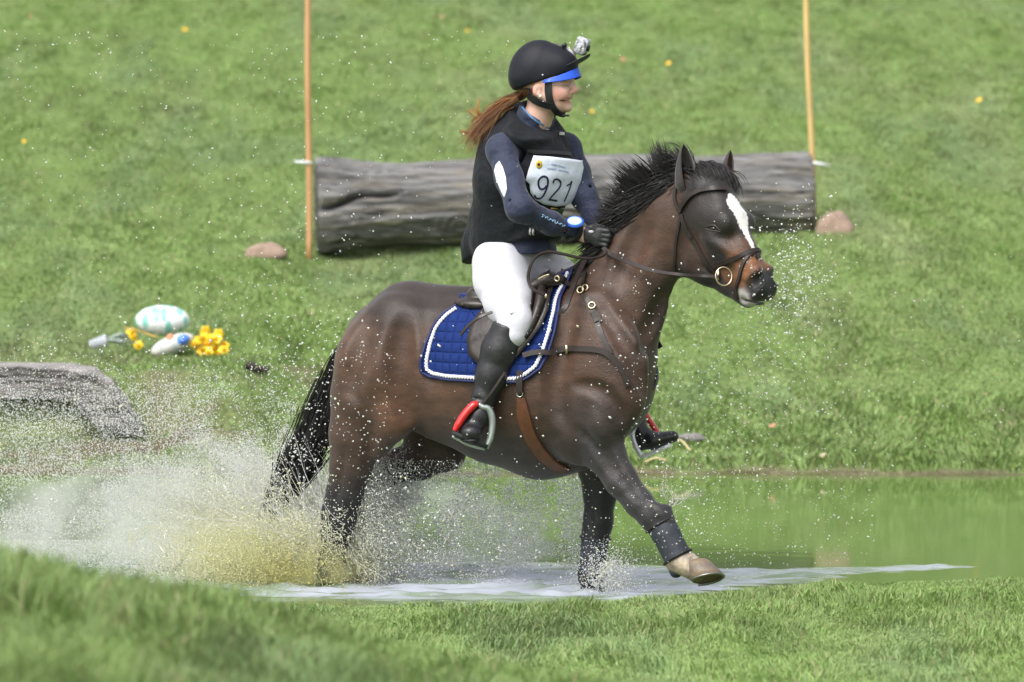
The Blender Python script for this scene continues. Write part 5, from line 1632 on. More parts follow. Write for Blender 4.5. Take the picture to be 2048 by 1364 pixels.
bcm = hd.wld(hd.loc(bc) * np.array([1, -1, 1])); ringo(bcm, .037, .0035, hd.l, M_brass, br, 'bit_ring')
mb = MB(); mb.tube(cat([bc - hd.f * .0, (bc + bcm) / 2, bcm], 4), .006, 6); mb.build('mouthpiece', M_ss, br)
mb = MB(); mb.tube([hd.pt(1437, 540, hd.loc(c)[1] - .004), hd.pt(1436, 560, hd.loc(c)[1] - .004)], .006, 8); mb.build('bit_cheek', M_brass, br)
# reins
reins = root('reins', hf.pt(1300, 540, -.1), 'brown leather reins looping from the hands of the rider to the bit', 'reins')
hn = WR_n + hf.f * .10 - np.array([0, 0, .02])
ends = [hf.pt(1206, 495, -.085), hf.pt(1225, 510, -.10), hf.pt(1262, 526, -.13), hf.pt(1310, 542, -.145), hf.pt(1360, 549, -.15), hd.pt(1405, 552, -.075), hd.pt(1438, 553, hd.loc(c)[1] - .006)]
Pc = cat(ends, 8); nrm = np.tile(-hf.l * .9 + hf.u * .3, (len(Pc), 1)); mb = MB(); mb.ribbon(Pc, nrm, np.interp(np.linspace(0, 1, len(Pc)), [0, .5, .55, 1], [.017, .017, .012, .012]), .004); mb.build('rein', M_brown, reins)
ends = [hf.pt(1216, 490, .085), hf.pt(1262, 526, .13), hf.pt(1310, 542, .14), hf.pt(1360, 549, .13), hd.pt(1405, 552, .075), bcm]
Pc = cat(ends, 8); mb = MB(); mb.ribbon(Pc, np.tile(hf.l, (len(Pc), 1)), .015, .004); mb.build('rein', M_brown, reins)
bight = [hf.pt(1212, 500, -.09), hf.pt(1206, 511, -.12), hf.pt(1185, 517, -.17), hf.pt(1155, 515, -.22), hf.pt(1120, 507, -.26), hf.pt(1095, 504, -.28), hf.pt(1072, 514, -.29), hf.pt(1060, 535, -.29), hf.pt(1057, 560, -.29), hf.pt(1066, 578, -.29), hf.pt(1088, 590, -.28)]
Pc = cat(bight, 8); mb = MB(); mb.ribbon(Pc, np.tile(-hf.l * .6 + hf.u * .8, (len(Pc), 1)), .014, .004); mb.build('rein_bight', M_brown, reins)
neckst = [hf.pt(1178, 505, -.05), hf.pt(1166, 528, -.10), hf.pt(1152, 558, -.19), hf.pt(1140, 590, -.27), hf.pt(1130, 615, -.31), hf.pt(1116, 628, -.315)]
Pc = cat(neckst, 8); mb = MB(); mb.ribbon(Pc, np.tile(-hf.l, (len(Pc), 1)), np.interp(np.linspace(0, 1, len(Pc)), [0, .2, .9, 1], [.014, .024, .022, .008]), .005); mb.build('rein_end', M_brown, reins)

# ================================================================== FENCE, FLOWERS, STONES
M_wood = bpy.data.materials.new('weathered_log'); M_wood.use_nodes = True
nt = M_wood.node_tree; b = nt.nodes['Principled BSDF']; b.inputs['Roughness'].default_value = .9; b.inputs['Specular IOR Level'].default_value = .2
at_ = nt.nodes.new('ShaderNodeAttribute'); at_.attribute_name = 'Col'
tcn = nt.nodes.new('ShaderNodeTexCoord'); mpn = nt.nodes.new('ShaderNodeMapping'); mpn.inputs['Scale'].default_value = (.7, 9, 9)
nz1 = nt.nodes.new('ShaderNodeTexNoise'); nz1.inputs['Scale'].default_value = 4; nz1.inputs['Detail'].default_value = 7; nz1.inputs['Distortion'].default_value = .6
nt.links.new(tcn.outputs['Object'], mpn.inputs[0]); nt.links.new(mpn.outputs[0], nz1.inputs['Vector'])
mr = nt.nodes.new('ShaderNodeMapRange'); mr.inputs[1].default_value = .3; mr.inputs[2].default_value = .7; mr.inputs[3].default_value = .38; mr.inputs[4].default_value = 1.5
nt.links.new(nz1.outputs[0], mr.inputs[0])
vm = nt.nodes.new('ShaderNodeVectorMath'); vm.operation = 'SCALE'; nt.links.new(at_.outputs[0], vm.inputs[0]); nt.links.new(mr.outputs[0], vm.inputs['Scale'])
nt.links.new(vm.outputs[0], b.inputs['Base Color'])
bpn = nt.nodes.new('ShaderNodeBump'); bpn.inputs['Strength'].default_value = 1.0; bpn.inputs['Distance'].default_value = .05
nt.links.new(nz1.outputs[0], bpn.inputs['Height']); nt.links.new(bpn.outputs[0], b.inputs['Normal'])

def log(name, A, B, rfun, label, cat_, crack=None, nu=220, nv=110, colf=None, ysq=.9):
    A, B = np.array(A), np.array(B); d = B - A; L = np.linalg.norm(d); d /= L
    up = np.array([0, 0, 1.0]); up -= d * (up @ d); up /= np.linalg.norm(up); sd = np.cross(up, d)
    t, a = np.meshgrid(np.linspace(0, 1, nu), np.linspace(0, 2 * math.pi, nv + 1)[:-1], indexing='ij')
    r = rfun(t)
    ax_u = a / (2 * math.pi)
    grain = fbm(t * L * 1.6, a * 6 + 3, 201, 4)
    grain2 = fbm(t * L * 5, a * 16 + 9 + 2 * np.sin(t * 6), 205, 3)
    knot = np.exp(-(((t - .285) * L / .17) ** 2 + ((a - 3.75) * .28 / .14) ** 2))
    rr = r * (1 + .13 * (grain - .5)) + .030 * (grain2 - .5) - .02 * knot * np.abs(np.sin(6 * np.sqrt(((t - .285) * L) ** 2 + ((a - 3.75) * .28) ** 2) / .1))
    dark = np.zeros_like(t)
    if crack:
        for (t0, a0, t1, a1, w, dp) in crack:
            u = np.clip((t - t0) / (t1 - t0), 0, 1)
            ac = a0 + (a1 - a0) * u + .06 * np.sin(u * 9)
            ww = w * np.sin(math.pi * np.clip(u, 0.02, .98)) ** .5
            m = np.exp(-((a - ac) / ww) ** 2) * (t > t0) * (t < t1)
            rr = rr - dp * m; dark = np.maximum(dark, m)
    edge = np.exp(-(t / .006) ** 2) + np.exp(-((1 - t) / .006) ** 2)
    rr = rr * (1 - .05 * edge)
    Pp = A + d * (t[..., None] * L) + (sd * np.cos(a)[..., None] * ysq + up * np.sin(a)[..., None]) * rr[..., None]
    V = Pp.reshape(-1, 3); i = np.arange(nu - 1)[:, None] * nv; k = np.arange(nv)[None, :]
    q = np.stack([(i + k).ravel(), (i + (k + 1) % nv).ravel(), (i + nv + (k + 1) % nv).ravel(), (i + nv + k).ravel()], 1)
    g_ = np.array([.19, .185, .185])
    C = g_ * (.5 + .95 * (.55 * grain + .45 * grain2)[..., None])
    C = C + (np.array([.23, .205, .17]) - C) * (sstep(.56, .72, fbm(t * L * 3, a * 9, 211, 3)) * .6)[..., None]
    pale = sstep(.72, .80, fbm(t * L * 2.2 + 7, a * 14, 215, 3)) * sstep(3.2, 3.6, a) * sstep(4.6, 4.2, a)
    C = C + (np.array([.46, .40, .32]) - C) * (pale * .9)[..., None]
    C = C * (1 - .8 * dark[..., None]) * (1 - .25 * knot[..., None])
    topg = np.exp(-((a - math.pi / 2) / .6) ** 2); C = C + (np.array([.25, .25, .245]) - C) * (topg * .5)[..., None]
    caps = []
    Vc = []; Cc = []; Q = [q]
    for e, jj in ((0, 0), (1, nu - 1)):
        base = jj * nv; st = len(V) + len(Vc)
        c0 = Pp[jj].mean(0); prev = base + np.arange(nv)
        for s_ in (.8, .6, .4, .2, .03):
            idx0 = len(V) + len(Vc)
            for kk in range(nv):
                p = c0 + (Pp[jj, kk] - c0) * s_ - d * (.012 * (1 if e else -1) * vnoise(np.array(kk * .5), np.array(s_ * 20.), 9))
                Vc.append(p); Cc.append(np.array([.13, .12, .11]) * (.6 + .5 * ((s_ * 5) % 2 > .9)))
            cur = idx0 + np.arange(nv)
            qq = np.stack([prev, np.roll(prev, -1), np.roll(cur, -1), cur], 1)
            Q.append(qq if e else qq[:, ::-1]); prev = cur
    V = np.vstack([V, np.array(Vc)]); C = np.vstack([C.reshape(-1, 3), np.array(Cc)])
    o = obj(name, V, np.vstack(Q), M_wood, None, True, col=C, loc=(A + B) / 2)
    return tag(o, label, cat_)
def gz(x, y): return float(terrain(np.array(x), np.array(y)))
def onbank(px, py):
    for Y in np.arange(5.0, 40, .02):
        p = at(px, py, Y)
        if p[2] <= gz(p[0], p[1]) + .01: return p
    return at(px, py, 10)
# the log lies between the two marker poles
pl, pr = at(628, 497, 12.5), at(1628, 447, 14.5)
def r1(t):
    top = np.interp(t, [0, .05, .17, .33, .55, .8, .95, 1], [.325, .305, .268, .290, .285, .272, .275, .275])
    return top
A_ = at(632, 412, 13.0); B_ = at(1622, 388, 13.25)
log('log_jump', A_, B_, r1, 'long grey weathered log lying on the grass between two marker poles', 'log jump',
    crack=[(.0, 2.45 + .72, .17, 2.35 + .42, .075, .08), (.33, 3.3, .6, 3.45, .03, .02), (.02, 4.0, .12, 4.0, .03, .02), (.62, 3.0, .98, 3.05, .03, .02), (.7, 3.6, .98, 3.7, .035, .025)])
# marker poles with white cups
M_pole = mat('pole_orange', (.52, .29, .135), rough=.7, noise=.2, nscale=8, bump=.2, bscale=30, stretch=(1, 1, .2))
M_pole2 = mat('pole_yellow', (.60, .42, .17), rough=.7, noise=.2, nscale=8, bump=.2, bscale=30, stretch=(1, 1, .2))
M_plw = mat('white_plastic', (.72, .74, .76), rough=.5)
def pole(x0, y0, x1, y1, Y, m, label, pin):
    A = at(x0, y0, Y); B = at(x1, y1, Y); B = A + (B - A) * 1.12
    t = root('marker_pole', A, label, 'pole', 'poles marking the ends of the log')
    gz = terrain(np.array(A[0]), np.array(A[1]))
    A = A + (A - B) / np.linalg.norm(A - B) * max(0, (A[2] - gz) + .05)
    mb = MB(); mb.tube([A + (B - A) * s_ + np.array([.004 * math.sin(s_ * 7), 0, 0]) for s_ in np.linspace(0, 1, 12)], np.interp(np.linspace(0, 1, 12), [0, 1], [.0205, .0195]), 14); mb.build('shaft', m, t)
    mb = MB(); P0, P1 = at(pin[0], pin[1], Y - .02), at(pin[2], pin[3], Y - .02)
    mb.tube([P0, P0 * .5 + P1 * .5, P1], [.010, .011, .005], 8); mb.build('peg', M_plw, t)
pole(618, 500, 616, -10, 12.7, M_pole, 'orange wooden marker pole standing at the left end of the log', (624, 326, 588, 323))
pole(1628, 446, 1612, -10, 13.7, M_pole2, 'yellow wooden marker pole standing at the right end of the log', (1622, 325, 1660, 331))
# stones
M_stone = mat('stone', (.30, .215, .165), rough=.9, noise=.25, nscale=16, bump=.6, bscale=18, bdist=.03)
for (x, y, w_, h_, Y, lb) in ((531, 508, 42, 22, 12.1, 'flat brown stone half sunk in the grass left of the orange pole'), (1668, 462, 38, 38, 14.0, 'round pinkish stone at the foot of the yellow pole')):
    c = onbank(x, y); s_ = (c[1] + 20) / F
    mb = MB(); mb.ell(c, (w_ * s_, w_ * s_ * .8, h_ * s_), nu=28, nv=16, fn=lambda th, ph: 1 + .07 * math.sin(3 * ph + th * 2) + .05 * math.sin(5 * th + ph))
    tag(mb.build('stone', M_stone, None, loc=c), lb, 'stone', 'stones beside the log')
# timber edge of the bank
def timber(name, pts, hts, Yf, depth, label):
    """pts: (px, py_top, py_bottom) along the timber"""
    V = []; Cc = []; n = 0; rows = 12
    P0 = np.array(pts, float)
    xs_ = np.linspace(P0[0, 0], P0[-1, 0], 90)
    Pt = np.interp(xs_, P0[:, 0], P0[:, 1]); Pb = np.interp(xs_, P0[:, 0], P0[:, 2])
    for i, x in enumerate(xs_):
        u = i / 89
        top_b = at(x, Pt[i] - 9, Yf + depth); top_f = at(x, Pt[i], Yf + .03); bot = at(x, Pb[i], Yf)
        sec = [at(x, Pb[i], Yf) + (0, depth, 0), top_b - (0, 0, .10), top_b, top_b * .5 + top_f * .5 + (0, 0, .004)] + [top_f + (bot - top_f) * k / rows for k in range(rows + 1)]
        for j, p in enumerate(sec):
            nz_ = vnoise(np.array(x / 9.), np.array(j * 1.7), 31) - .5; n2 = vnoise(np.array(x / 40.), np.array(j * 3.1), 33) - .5
            p = p + np.array([0, .014 * nz_ + .03 * n2, .006 * nz_]) * (.4 if j < 4 else 1)
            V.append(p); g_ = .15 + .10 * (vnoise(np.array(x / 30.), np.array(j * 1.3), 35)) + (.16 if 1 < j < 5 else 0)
            Cc.append((g_, g_ * .95, g_ * .93))
        n = len(sec)
    Fc = [(i * n + j, i * n + (j + 1) % n, (i + 1) * n + (j + 1) % n, (i + 1) * n + j) for i in range(89) for j in range(n)]
    Fc += [tuple(range(n))[::-1], tuple(89 * n + j for j in range(n))]
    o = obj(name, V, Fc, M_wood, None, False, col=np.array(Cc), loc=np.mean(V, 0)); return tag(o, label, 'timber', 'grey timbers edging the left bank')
timber('bank_timber', [(-420, 729, 793), (60, 734, 796), (150, 735, 797), (225, 760, 812)], None, 7.35, .5, 'upper grey timber lying along the top of the left bank')
timber('bank_timber', [(135, 738, 800), (190, 742, 850), (225, 765, 862), (262, 812, 868), (285, 850, 872)], None, 7.2, .55, 'lower slanting grey timber at the end of the bank edging')

# egg, pot, flowers on top of the bank
def gz(x, y): return float(terrain(np.array(x), np.array(y)))
M_egg = bpy.data.materials.new('egg_shell'); M_egg.use_nodes = True
nt = M_egg.node_tree; b = nt.nodes['Principled BSDF']; b.inputs['Roughness'].default_value = .35
tcn = nt.nodes.new('ShaderNodeTexCoord'); vo = nt.nodes.new('ShaderNodeTexVoronoi'); vo.inputs['Scale'].default_value = 13
mpn = nt.nodes.new('ShaderNodeMapping'); mpn.inputs['Scale'].default_value = (1.7, 1, .7)
nt.links.new(tcn.outputs['Object'], mpn.inputs[0]); nt.links.new(mpn.outputs[0], vo.inputs['Vector'])
cr = nt.nodes.new('ShaderNodeValToRGB'); cr.color_ramp.elements[0].position = .42; cr.color_ramp.elements[0].color = (.25, .60, .52, 1); cr.color_ramp.elements[1].position = .50; cr.color_ramp.elements[1].color = (.80, .84, .84, 1)
nt.links.new(vo.outputs['Distance'], cr.inputs[0]); nt.links.new(cr.outputs[0], b.inputs['Base Color'])
Ye = 8.95; s_ = (Ye + 20) / F
c = at(325, 641, Ye + .1)
mb = MB(); mb.ell(c, (55 * s_, 36 * s_, 31 * s_), nu=40, nv=24)
tag(mb.build('decorated_egg', M_egg, None, loc=c), 'large white egg with turquoise pattern lying on the bank', 'egg')
c = at(345, 690, Ye - .2)
M_e2 = mat('pastel_shell', (.62, .60, .55), rough=.4, col2=(.42, .50, .50), nscale=14)
rt = root('painted_egg', at(345, 706, Ye - .2), 'smaller pastel egg with blue and orange patches below the large egg', 'egg')
axe = (np.array([.93, 0, .36]), np.array([0, 1.0, 0]), np.array([-.36, 0, .93]))
mb = MB(); mb.ell(c, (46 * s_, 28 * s_, 19 * s_), axes=axe, nu=36, nv=20); mb.build('shell', M_e2, rt)
mb = MB(); mb.ell(at(365, 680, Ye - .245), (15 * s_, 14 * s_, 11 * s_), axes=axe, nu=20, nv=12); mb.build('blue_patch', mat('egg_blue', (.08, .22, .72), rough=.35), rt)
mb = MB(); mb.ell(at(341, 676, Ye - .225), (9 * s_, 14 * s_, 9 * s_), axes=axe, nu=20, nv=12); mb.build('orange_patch', mat('egg_orange', (.62, .26, .14), rough=.4), rt)
# grey pot lying with grey-green leaves
rt = root('fallen_pot', at(196, 694, Ye), 'pale grey pot lying on its side with grey green leaves', 'plant pot')
P0, P1 = at(180, 690, Ye - .05), at(214, 681, Ye - .05)
mb = MB(); dd = P1 - P0; mb.tube([P0, P0 + dd * .9, P0 + dd * .92, P1], [.026, .036, .040, .040], 20); mb.build('pot', mat('pot_grey', (.42, .45, .50), rough=.6), rt)
M_gl = mat('grey_leaf', (.20, .25, .21), rough=.6, noise=.3, nscale=30)
for i in range(13):
    a0 = at(212, 682, Ye - .05); a1 = at(238 + 28 * rng.random(), 660 + 34 * rng.random(), Ye - .1 + .1 * rng.random())
    md = (a0 + a1) / 2 + np.array([0, 0, .012])
    mb = MB(); mb.ribbon(cat([a0, md, a1], 4), np.tile([0, -.6, .8], (9, 1)), np.array([.008, .014, .02, .024, .024, .02, .015, .009, .003]), .004); mb.build('leaf', M_gl, rt)
# daffodils
M_daf = mat('daffodil_yellow', (.86, .60, .02), rough=.5, noise=.12, nscale=30); M_dafc = mat('daffodil_trumpet', (.86, .42, .01), rough=.5)
M_stem = mat('flower_stem', (.06, .14, .03), rough=.5); M_dpot = mat('dark_wrap', (.035, .05, .04), rough=.5)
def bloom(par, c, r):
    nrm = np.array([rng.normal(0, .5), -1, rng.normal(.3, .4)]); nrm /= np.linalg.norm(nrm)
    u = np.cross(nrm, [0, 0, 1.0]); u /= np.linalg.norm(u); v = np.cross(nrm, u)
    mb = MB()
    for k in range(6):
        a = k * math.pi / 3 + rng.random() * .2; d = u * math.cos(a) + v * math.sin(a); sdv = np.cross(nrm, d)
        mb.ribbon([c, c + d * r * .4 + nrm * .003, c + d * r * .75, c + d * r - nrm * .006], np.tile(nrm, (4, 1)), np.array([.4, .75, .7, .15]) * r, .002)
    mb.build('petals', M_daf, par)
    mb = MB(); mb.tube([c, c + nrm * r * .3, c + nrm * r * .62], [.22 * r, .26 * r, .38 * r], 12); mb.build('trumpet', M_dafc, par)
rt = root('daffodil_bunch', at(418, 716, Ye - .15), 'bunch of yellow daffodils in a dark wrap beside the eggs', 'flowers')
mb = MB(); mb.tube([at(420, 716, Ye - .1), at(420, 700, Ye - .1), at(420, 690, Ye - .1)], [.05, .06, .065], 16); mb.build('wrap', M_dpot, rt)
heads = [(411, 662), (408, 674), (437, 668), (434, 678), (398, 680), (390, 688), (420, 688), (428, 695), (449, 690), (447, 700), (404, 702), (418, 704), (436, 709), (424, 678), (412, 690)]
for (x, y) in heads:
    c = at(x, y, Ye - .2 - .08 * rng.random()); st = bpy.data.objects.new('flower', None); sc.collection.objects.link(st); st.parent = rt
    mb = MB(); mb.tube([at(420, 706, Ye - .1), (c + at(420, 706, Ye - .1)) / 2 + (0, 0, .02), c + (0, .01, 0)], .003, 5); mb.build('stem', M_stem, st)
    bloom(st, c, .030 + .008 * rng.random())
rt = root('single_daffodil', at(275, 700, Ye), 'single yellow flower on a bent stem left of the eggs', 'flowers')
for (x, y) in ((262, 664), (267, 672), (277, 690)):
    bloom(rt, at(x, y, Ye - .1), .03)
mb = MB(); mb.tube(cat([at(250, 655, Ye - .1), at(272, 660, Ye - .1), at(295, 668, Ye - .1), at(315, 674, Ye - .15)], 5), .005, 6); mb.build('stem', mat('bent_stem', (.55, .34, .08), rough=.6), rt)
# driftwood, clod, straws, fallen leaves, dandelions
M_drift = mat('driftwood', (.20, .19, .18), rough=.8, noise=.4, nscale=20, bump=.6, bscale=20, bdist=.02)
c = onbank(1382, 884)
mb = MB(); mb.ell(c + (0, 0, .022), (.075, .05, .024), nu=22, nv=12, fn=lambda th, ph: 1 + .12 * math.sin(3 * ph) + .08 * math.sin(4 * th + ph)); tag(mb.build('driftwood', M_drift, None, loc=c), 'grey piece of driftwood on the grass beyond the far stirrup', 'driftwood')
c = onbank(508, 742)
mb = MB(); mb.ell(c + (-.02, 0, .03), (.028, .03, .024), nu=14, nv=9, fn=lambda th, ph: 1 + .3 * math.sin(3 * ph + 2 * th)); mb.ell(c + (.03, 0, .01), (.05, .04, .016), nu=18, nv=9, fn=lambda th, ph: 1 + .35 * math.sin(4 * ph + 2 * th)); tag(mb.build('clod', mat('dark_clod', (.05, .042, .035), rough=.95, bump=.6, bscale=30), None, loc=c), 'small dark clod of earth on the bank right of the daffodils', 'clod')
M_straw = mat('dry_straw', (.55, .46, .24), rough=.7)
for k, (x0, y0, x1, y1, lb) in enumerate(((1345, 888, 1380, 912, 'pale dry straw beside the driftwood, slanting down to the right'), (1290, 936, 1335, 934, 'pale dry straw lying level just above the water edge'))):
    a, b_ = onbank(x0, y0), onbank(x1, y1)
    mb = MB(); mb.tube(cat([a + (0, 0, .03), (a + b_) / 2 + (0, 0, .05), b_ + (0, 0, .03)], 4), .006, 5); tag(mb.build('straw', M_straw, None, loc=a), lb, 'straw')
M_leaf = mat('fallen_leaf', (.42, .22, .13), rough=.7, noise=.3, nscale=40)
def leaf(px, py, r, label, m=None, name='fallen_leaf', cat_='leaf', group='fallen leaves on the grass'):
    c = onbank(px, py) + np.array([0, 0, .04]); a = rng.random() * 6
    mb = MB(); u = np.array([math.cos(a), math.sin(a) * .6, .35]); n_ = np.array([0, -.75, .65])
    mb.ribbon([c - u * r, c - u * r * .5 + n_ * .004, c, c + u * r * .5 + n_ * .005, c + u * r], np.tile(n_, (5, 1)), np.array([.15, .9, 1.1, .8, .1]) * r, .002)
    return tag(mb.build(name, m or M_leaf, None, loc=c), label, cat_, group)
leaf(1545, 866, .022, 'pinkish fallen leaf on the bank right of the driftwood'); leaf(1645, 926, .022, 'tiny pale fallen leaf just above the water on the right', mat('pale_leaf', (.5, .42, .3), rough=.7))
leaf(1246, 128, .032, 'brown fallen leaf high on the meadow right of the helmet camera'); leaf(885, 42, .03, 'brown fallen leaf high on the meadow above the rider'); leaf(60, 40, .03, 'brown fallen leaf in the top left corner of the meadow')
M_dand = mat('dandelion', (.80, .48, .03), rough=.6)
for (x, y, lb) in ((1337, 136, 'yellow dandelion in the meadow above the ears of the horse'), (1184, 233, 'yellow dandelion just right of the chin of the rider'), (935, 70, 'yellow dandelion left of the top of the helmet'), (1958, 210, 'yellow dandelion in the meadow far right of the yellow pole'), (370, 68, 'yellow dandelion at the upper left of the meadow'), (48, 293, 'yellow dandelion at the left edge of the meadow')):
    leaf(x, y, .03, lb, M_dand, 'dandelion', 'flower', 'dandelions dotted over the meadow')

# ================================================================== SPRAY
M_drop = bpy.data.materials.new('water_drops'); M_drop.use_nodes = True
nt = M_drop.node_tree; b = nt.nodes['Principled BSDF']
b.inputs['Roughness'].default_value = .25; b.inputs['Specular IOR Level'].default_value = .6
aa = nt.nodes.new('ShaderNodeAttribute'); aa.attribute_name = 'Col'; nt.links.new(aa.outputs[0], b.inputs['Base Color'])
tr_ = nt.nodes.new('ShaderNodeBsdfTranslucent'); nt.links.new(aa.outputs[0], tr_.inputs[0])
mx_ = nt.nodes.new('ShaderNodeMixShader'); mx_.inputs[0].default_value = .4
nt.links.new(b.outputs[0], mx_.inputs[1]); nt.links.new(tr_.outputs[0], mx_.inputs[2]); nt.links.new(mx_.outputs[0], nt.nodes['Material Output'].inputs[0])

def at_many(px, py, Y):
    u = (px - W / 2) / F; v = (H / 2 - py) / F
    D = _rt[None] * u[:, None] + _up[None] * v[:, None] + _fw[None]
    return CAM + D * ((Y - CAM[1]) / D[:, 1])[:, None]
OCT = np.array([(1, 0, 0), (-1, 0, 0), (0, 1, 0), (0, -1, 0), (0, 0, 1), (0, 0, -1)], float)
OCF = np.array([(0, 2, 4), (2, 1, 4), (1, 3, 4), (3, 0, 4), (2, 0, 5), (1, 2, 5), (3, 1, 5), (0, 3, 5)])
TET = np.array([(1, 1, 1), (1, -1, -1), (-1, 1, -1), (-1, -1, 1)], float) * .8
TEF = np.array([(0, 1, 2), (0, 3, 1), (0, 2, 3), (1, 3, 2)])
def drops(name, P_, r, col, label, big, vel=None):
    n = len(P_); B_, Fq = (OCT, OCF) if big else (TET, TEF)
    A = rng.normal(size=(n, 3)); A /= np.linalg.norm(A, axis=1)[:, None]
    st = rng.random(n) ** 2 * 1.5
    ang = rng.random(n) * 6.28
    c, s_ = np.cos(ang), np.sin(ang)
    Vb = np.repeat(B_[None], n, 0)
    x = Vb[..., 0] * c[:, None] - Vb[..., 2] * s_[:, None]; z = Vb[..., 0] * s_[:, None] + Vb[..., 2] * c[:, None]
    Vb = np.stack([x, Vb[..., 1], z], -1) * r[:, None, None]
    if vel is not None: A = vel / (np.linalg.norm(vel, axis=1)[:, None] + 1e-9)
    dt = (Vb * A[:, None, :]).sum(-1)
    Vb = Vb + A[:, None, :] * (dt * st[:, None])[..., None] + P_[:, None, :]
    k = len(B_)
    Fa = (np.arange(n)[:, None, None] * k + Fq[None]).reshape(-1, 3)
    o = obj(name, Vb.reshape(-1, 3), Fa, M_drop, None, big, col=np.repeat(col, k, 0))
    return tag(o, label, 'water spray', kind='stuff')

def keep_above(P_, r, *cols):
    k = P_[:, 2] > terrain(P_[:, 0], P_[:, 1]) * (P_[:, 1] < 5.8) * (P_[:, 1] > shore_near(P_[:, 0])) * 0 + .004
    return k

def region(n, kind, *a):
    if kind == 'g':     # gaussian cx,cy,sx,sy,Ymean,Ysd
        cx, cy, sx, sy, Ym, Ys = a
        return np.stack([rng.normal(cx, sx, n), rng.normal(cy, sy, n), rng.normal(Ym, Ys, n)], 1)
    if kind == 'u':     # box x0,x1,y0,y1,Y0,Y1, power towards the bottom
        x0, x1, y0, y1, Y0, Y1, pw = a
        return np.stack([x0 + (x1 - x0) * rng.random(n), y1 - (y1 - y0) * rng.random(n) ** pw, Y0 + (Y1 - Y0) * rng.random(n)], 1)

def clump(Q, sc_, seed, thr):
    """break the cloud into veils and gaps"""
    v = fbm(Q[:, 0] / sc_ + 50, Q[:, 1] / sc_ + 50, seed, 4)
    return Q[v > thr + .22 * (rng.random(len(Q)) - .5)]

def hind_arc(n, spread, hmax, Y0, Y1):
    """veil thrown up and back from the hind hooves"""
    t = rng.random(n) ** .8
    lx = 690 - spread * t * (.35 + .65 * rng.random(n))
    hgt = hmax * (4 * t * (1 - t) * .55 + .45 * (1 - t)) * rng.random(n) ** .8
    return np.stack([lx, 1180 - hgt, Y0 + (Y1 - Y0) * rng.random(n)], 1)

WHITE = np.array([.88, .90, .90]); YEL = np.array([.88, .87, .50]); MUD = np.array([.78, .73, .28])
def colour(Q):
    n = len(Q)
    C = np.tile(WHITE, (n, 1)) * (.85 + .3 * rng.random(n))[:, None]
    m = np.exp(-((Q[:, 0] - 510) / 190) ** 2) * sstep(900, 1110, Q[:, 1] + 20 * rng.normal(size=n))
    C = C + (YEL - C) * (np.clip(m * 1.1, 0, 1) * (.5 + .5 * rng.random(n)))[:, None]
    m2 = np.exp(-((Q[:, 0] - 610) / 110) ** 2) * sstep(1060, 1160, Q[:, 1] + 15 * rng.normal(size=n))
    C = C + (MUD - C) * np.clip(m2, 0, 1)[:, None]
    y2 = rng.random(n) < .12
    C[y2] = C[y2] * .5 + YEL * .55
    return np.clip(C, 0, .95)

def soft_top(Q):
    Q = Q.copy(); Q[:, 1] = Q[:, 1] - np.abs(rng.normal(0, 35, len(Q))) * (Q[:, 1] < 1080)
    return Q
SP = 1.0
def cnt(n): return int(n * SP)
# fine mist
Q = np.vstack([
    clump(hind_arc(cnt(70000), 480, 290, .55, 1.4), 70, 301, .40),
    clump(hind_arc(cnt(16000), 380, 200, .0, .5), 50, 302, .42),
    clump(region(cnt(45000), 'g', 530, 1050, 110, 65, .9, .25), 60, 303, .36),
    clump(region(cnt(60000), 'g', 500, 1120, 110, 42, .4, .25), 60, 305, .25),
    clump(soft_top(region(cnt(130000), 'u', -60, 640, 790, 1200, .5, 1.9, 3.0)), 90, 307, .42),
    clump(region(cnt(45000), 'u', 700, 1200, 920, 1180, .1, 1.1, 1.0), 55, 309, .42),
    clump(region(cnt(12000), 'g', 792, 965, 30, 40, .45, .1), 40, 311, .36),
    clump(region(cnt(16000), 'g', 742, 1060, 20, 70, .25, .1), 60, 312, .30),
    region(cnt(3500), 'g', 1215, 1155, 30, 28, -.1, .12),
])
J = []
for (x1, y1, n_, sw) in ((395, 872, 2600, 10), (430, 905, 2200, 12), (340, 950, 2200, 14), (300, 1000, 2200, 16), (480, 880, 2000, 12), (560, 850, 1600, 10), (250, 905, 1500, 16), (180, 960, 1800, 20), (610, 900, 1400, 8), (760, 900, 2200, 9), (800, 950, 2000, 10), (520, 930, 2200, 12), (90, 1010, 1800, 22), (700, 930, 1500, 7)):
    x0, y0 = 600 + 60 * rng.random(), 1165; yd = .3 + .8 * rng.random(); t = rng.random(n_) ** .75
    if x1 > 690: x0 = 715
    bend = -40 * np.sin(t * math.pi)
    w_ = sw * (.4 + t)
    J.append(np.stack([x0 + (x1 - x0) * t + rng.normal(0, 1, n_) * w_, y0 + (y1 - y0) * t + bend + rng.normal(0, 1, n_) * w_, yd + rng.normal(0, .03, n_)], 1))
Q = np.vstack([Q] + J)
Q = Q[Q[:, 1] < 1200]
r = .0010 + .0014 * rng.random(len(Q))
P_ = at_many(Q[:, 0], Q[:, 1], Q[:, 2]); k = P_[:, 2] > 0
drops('water_mist', P_[k], r[k], colour(Q)[k], 'fine white and yellowish mist thrown up behind the horse', False)
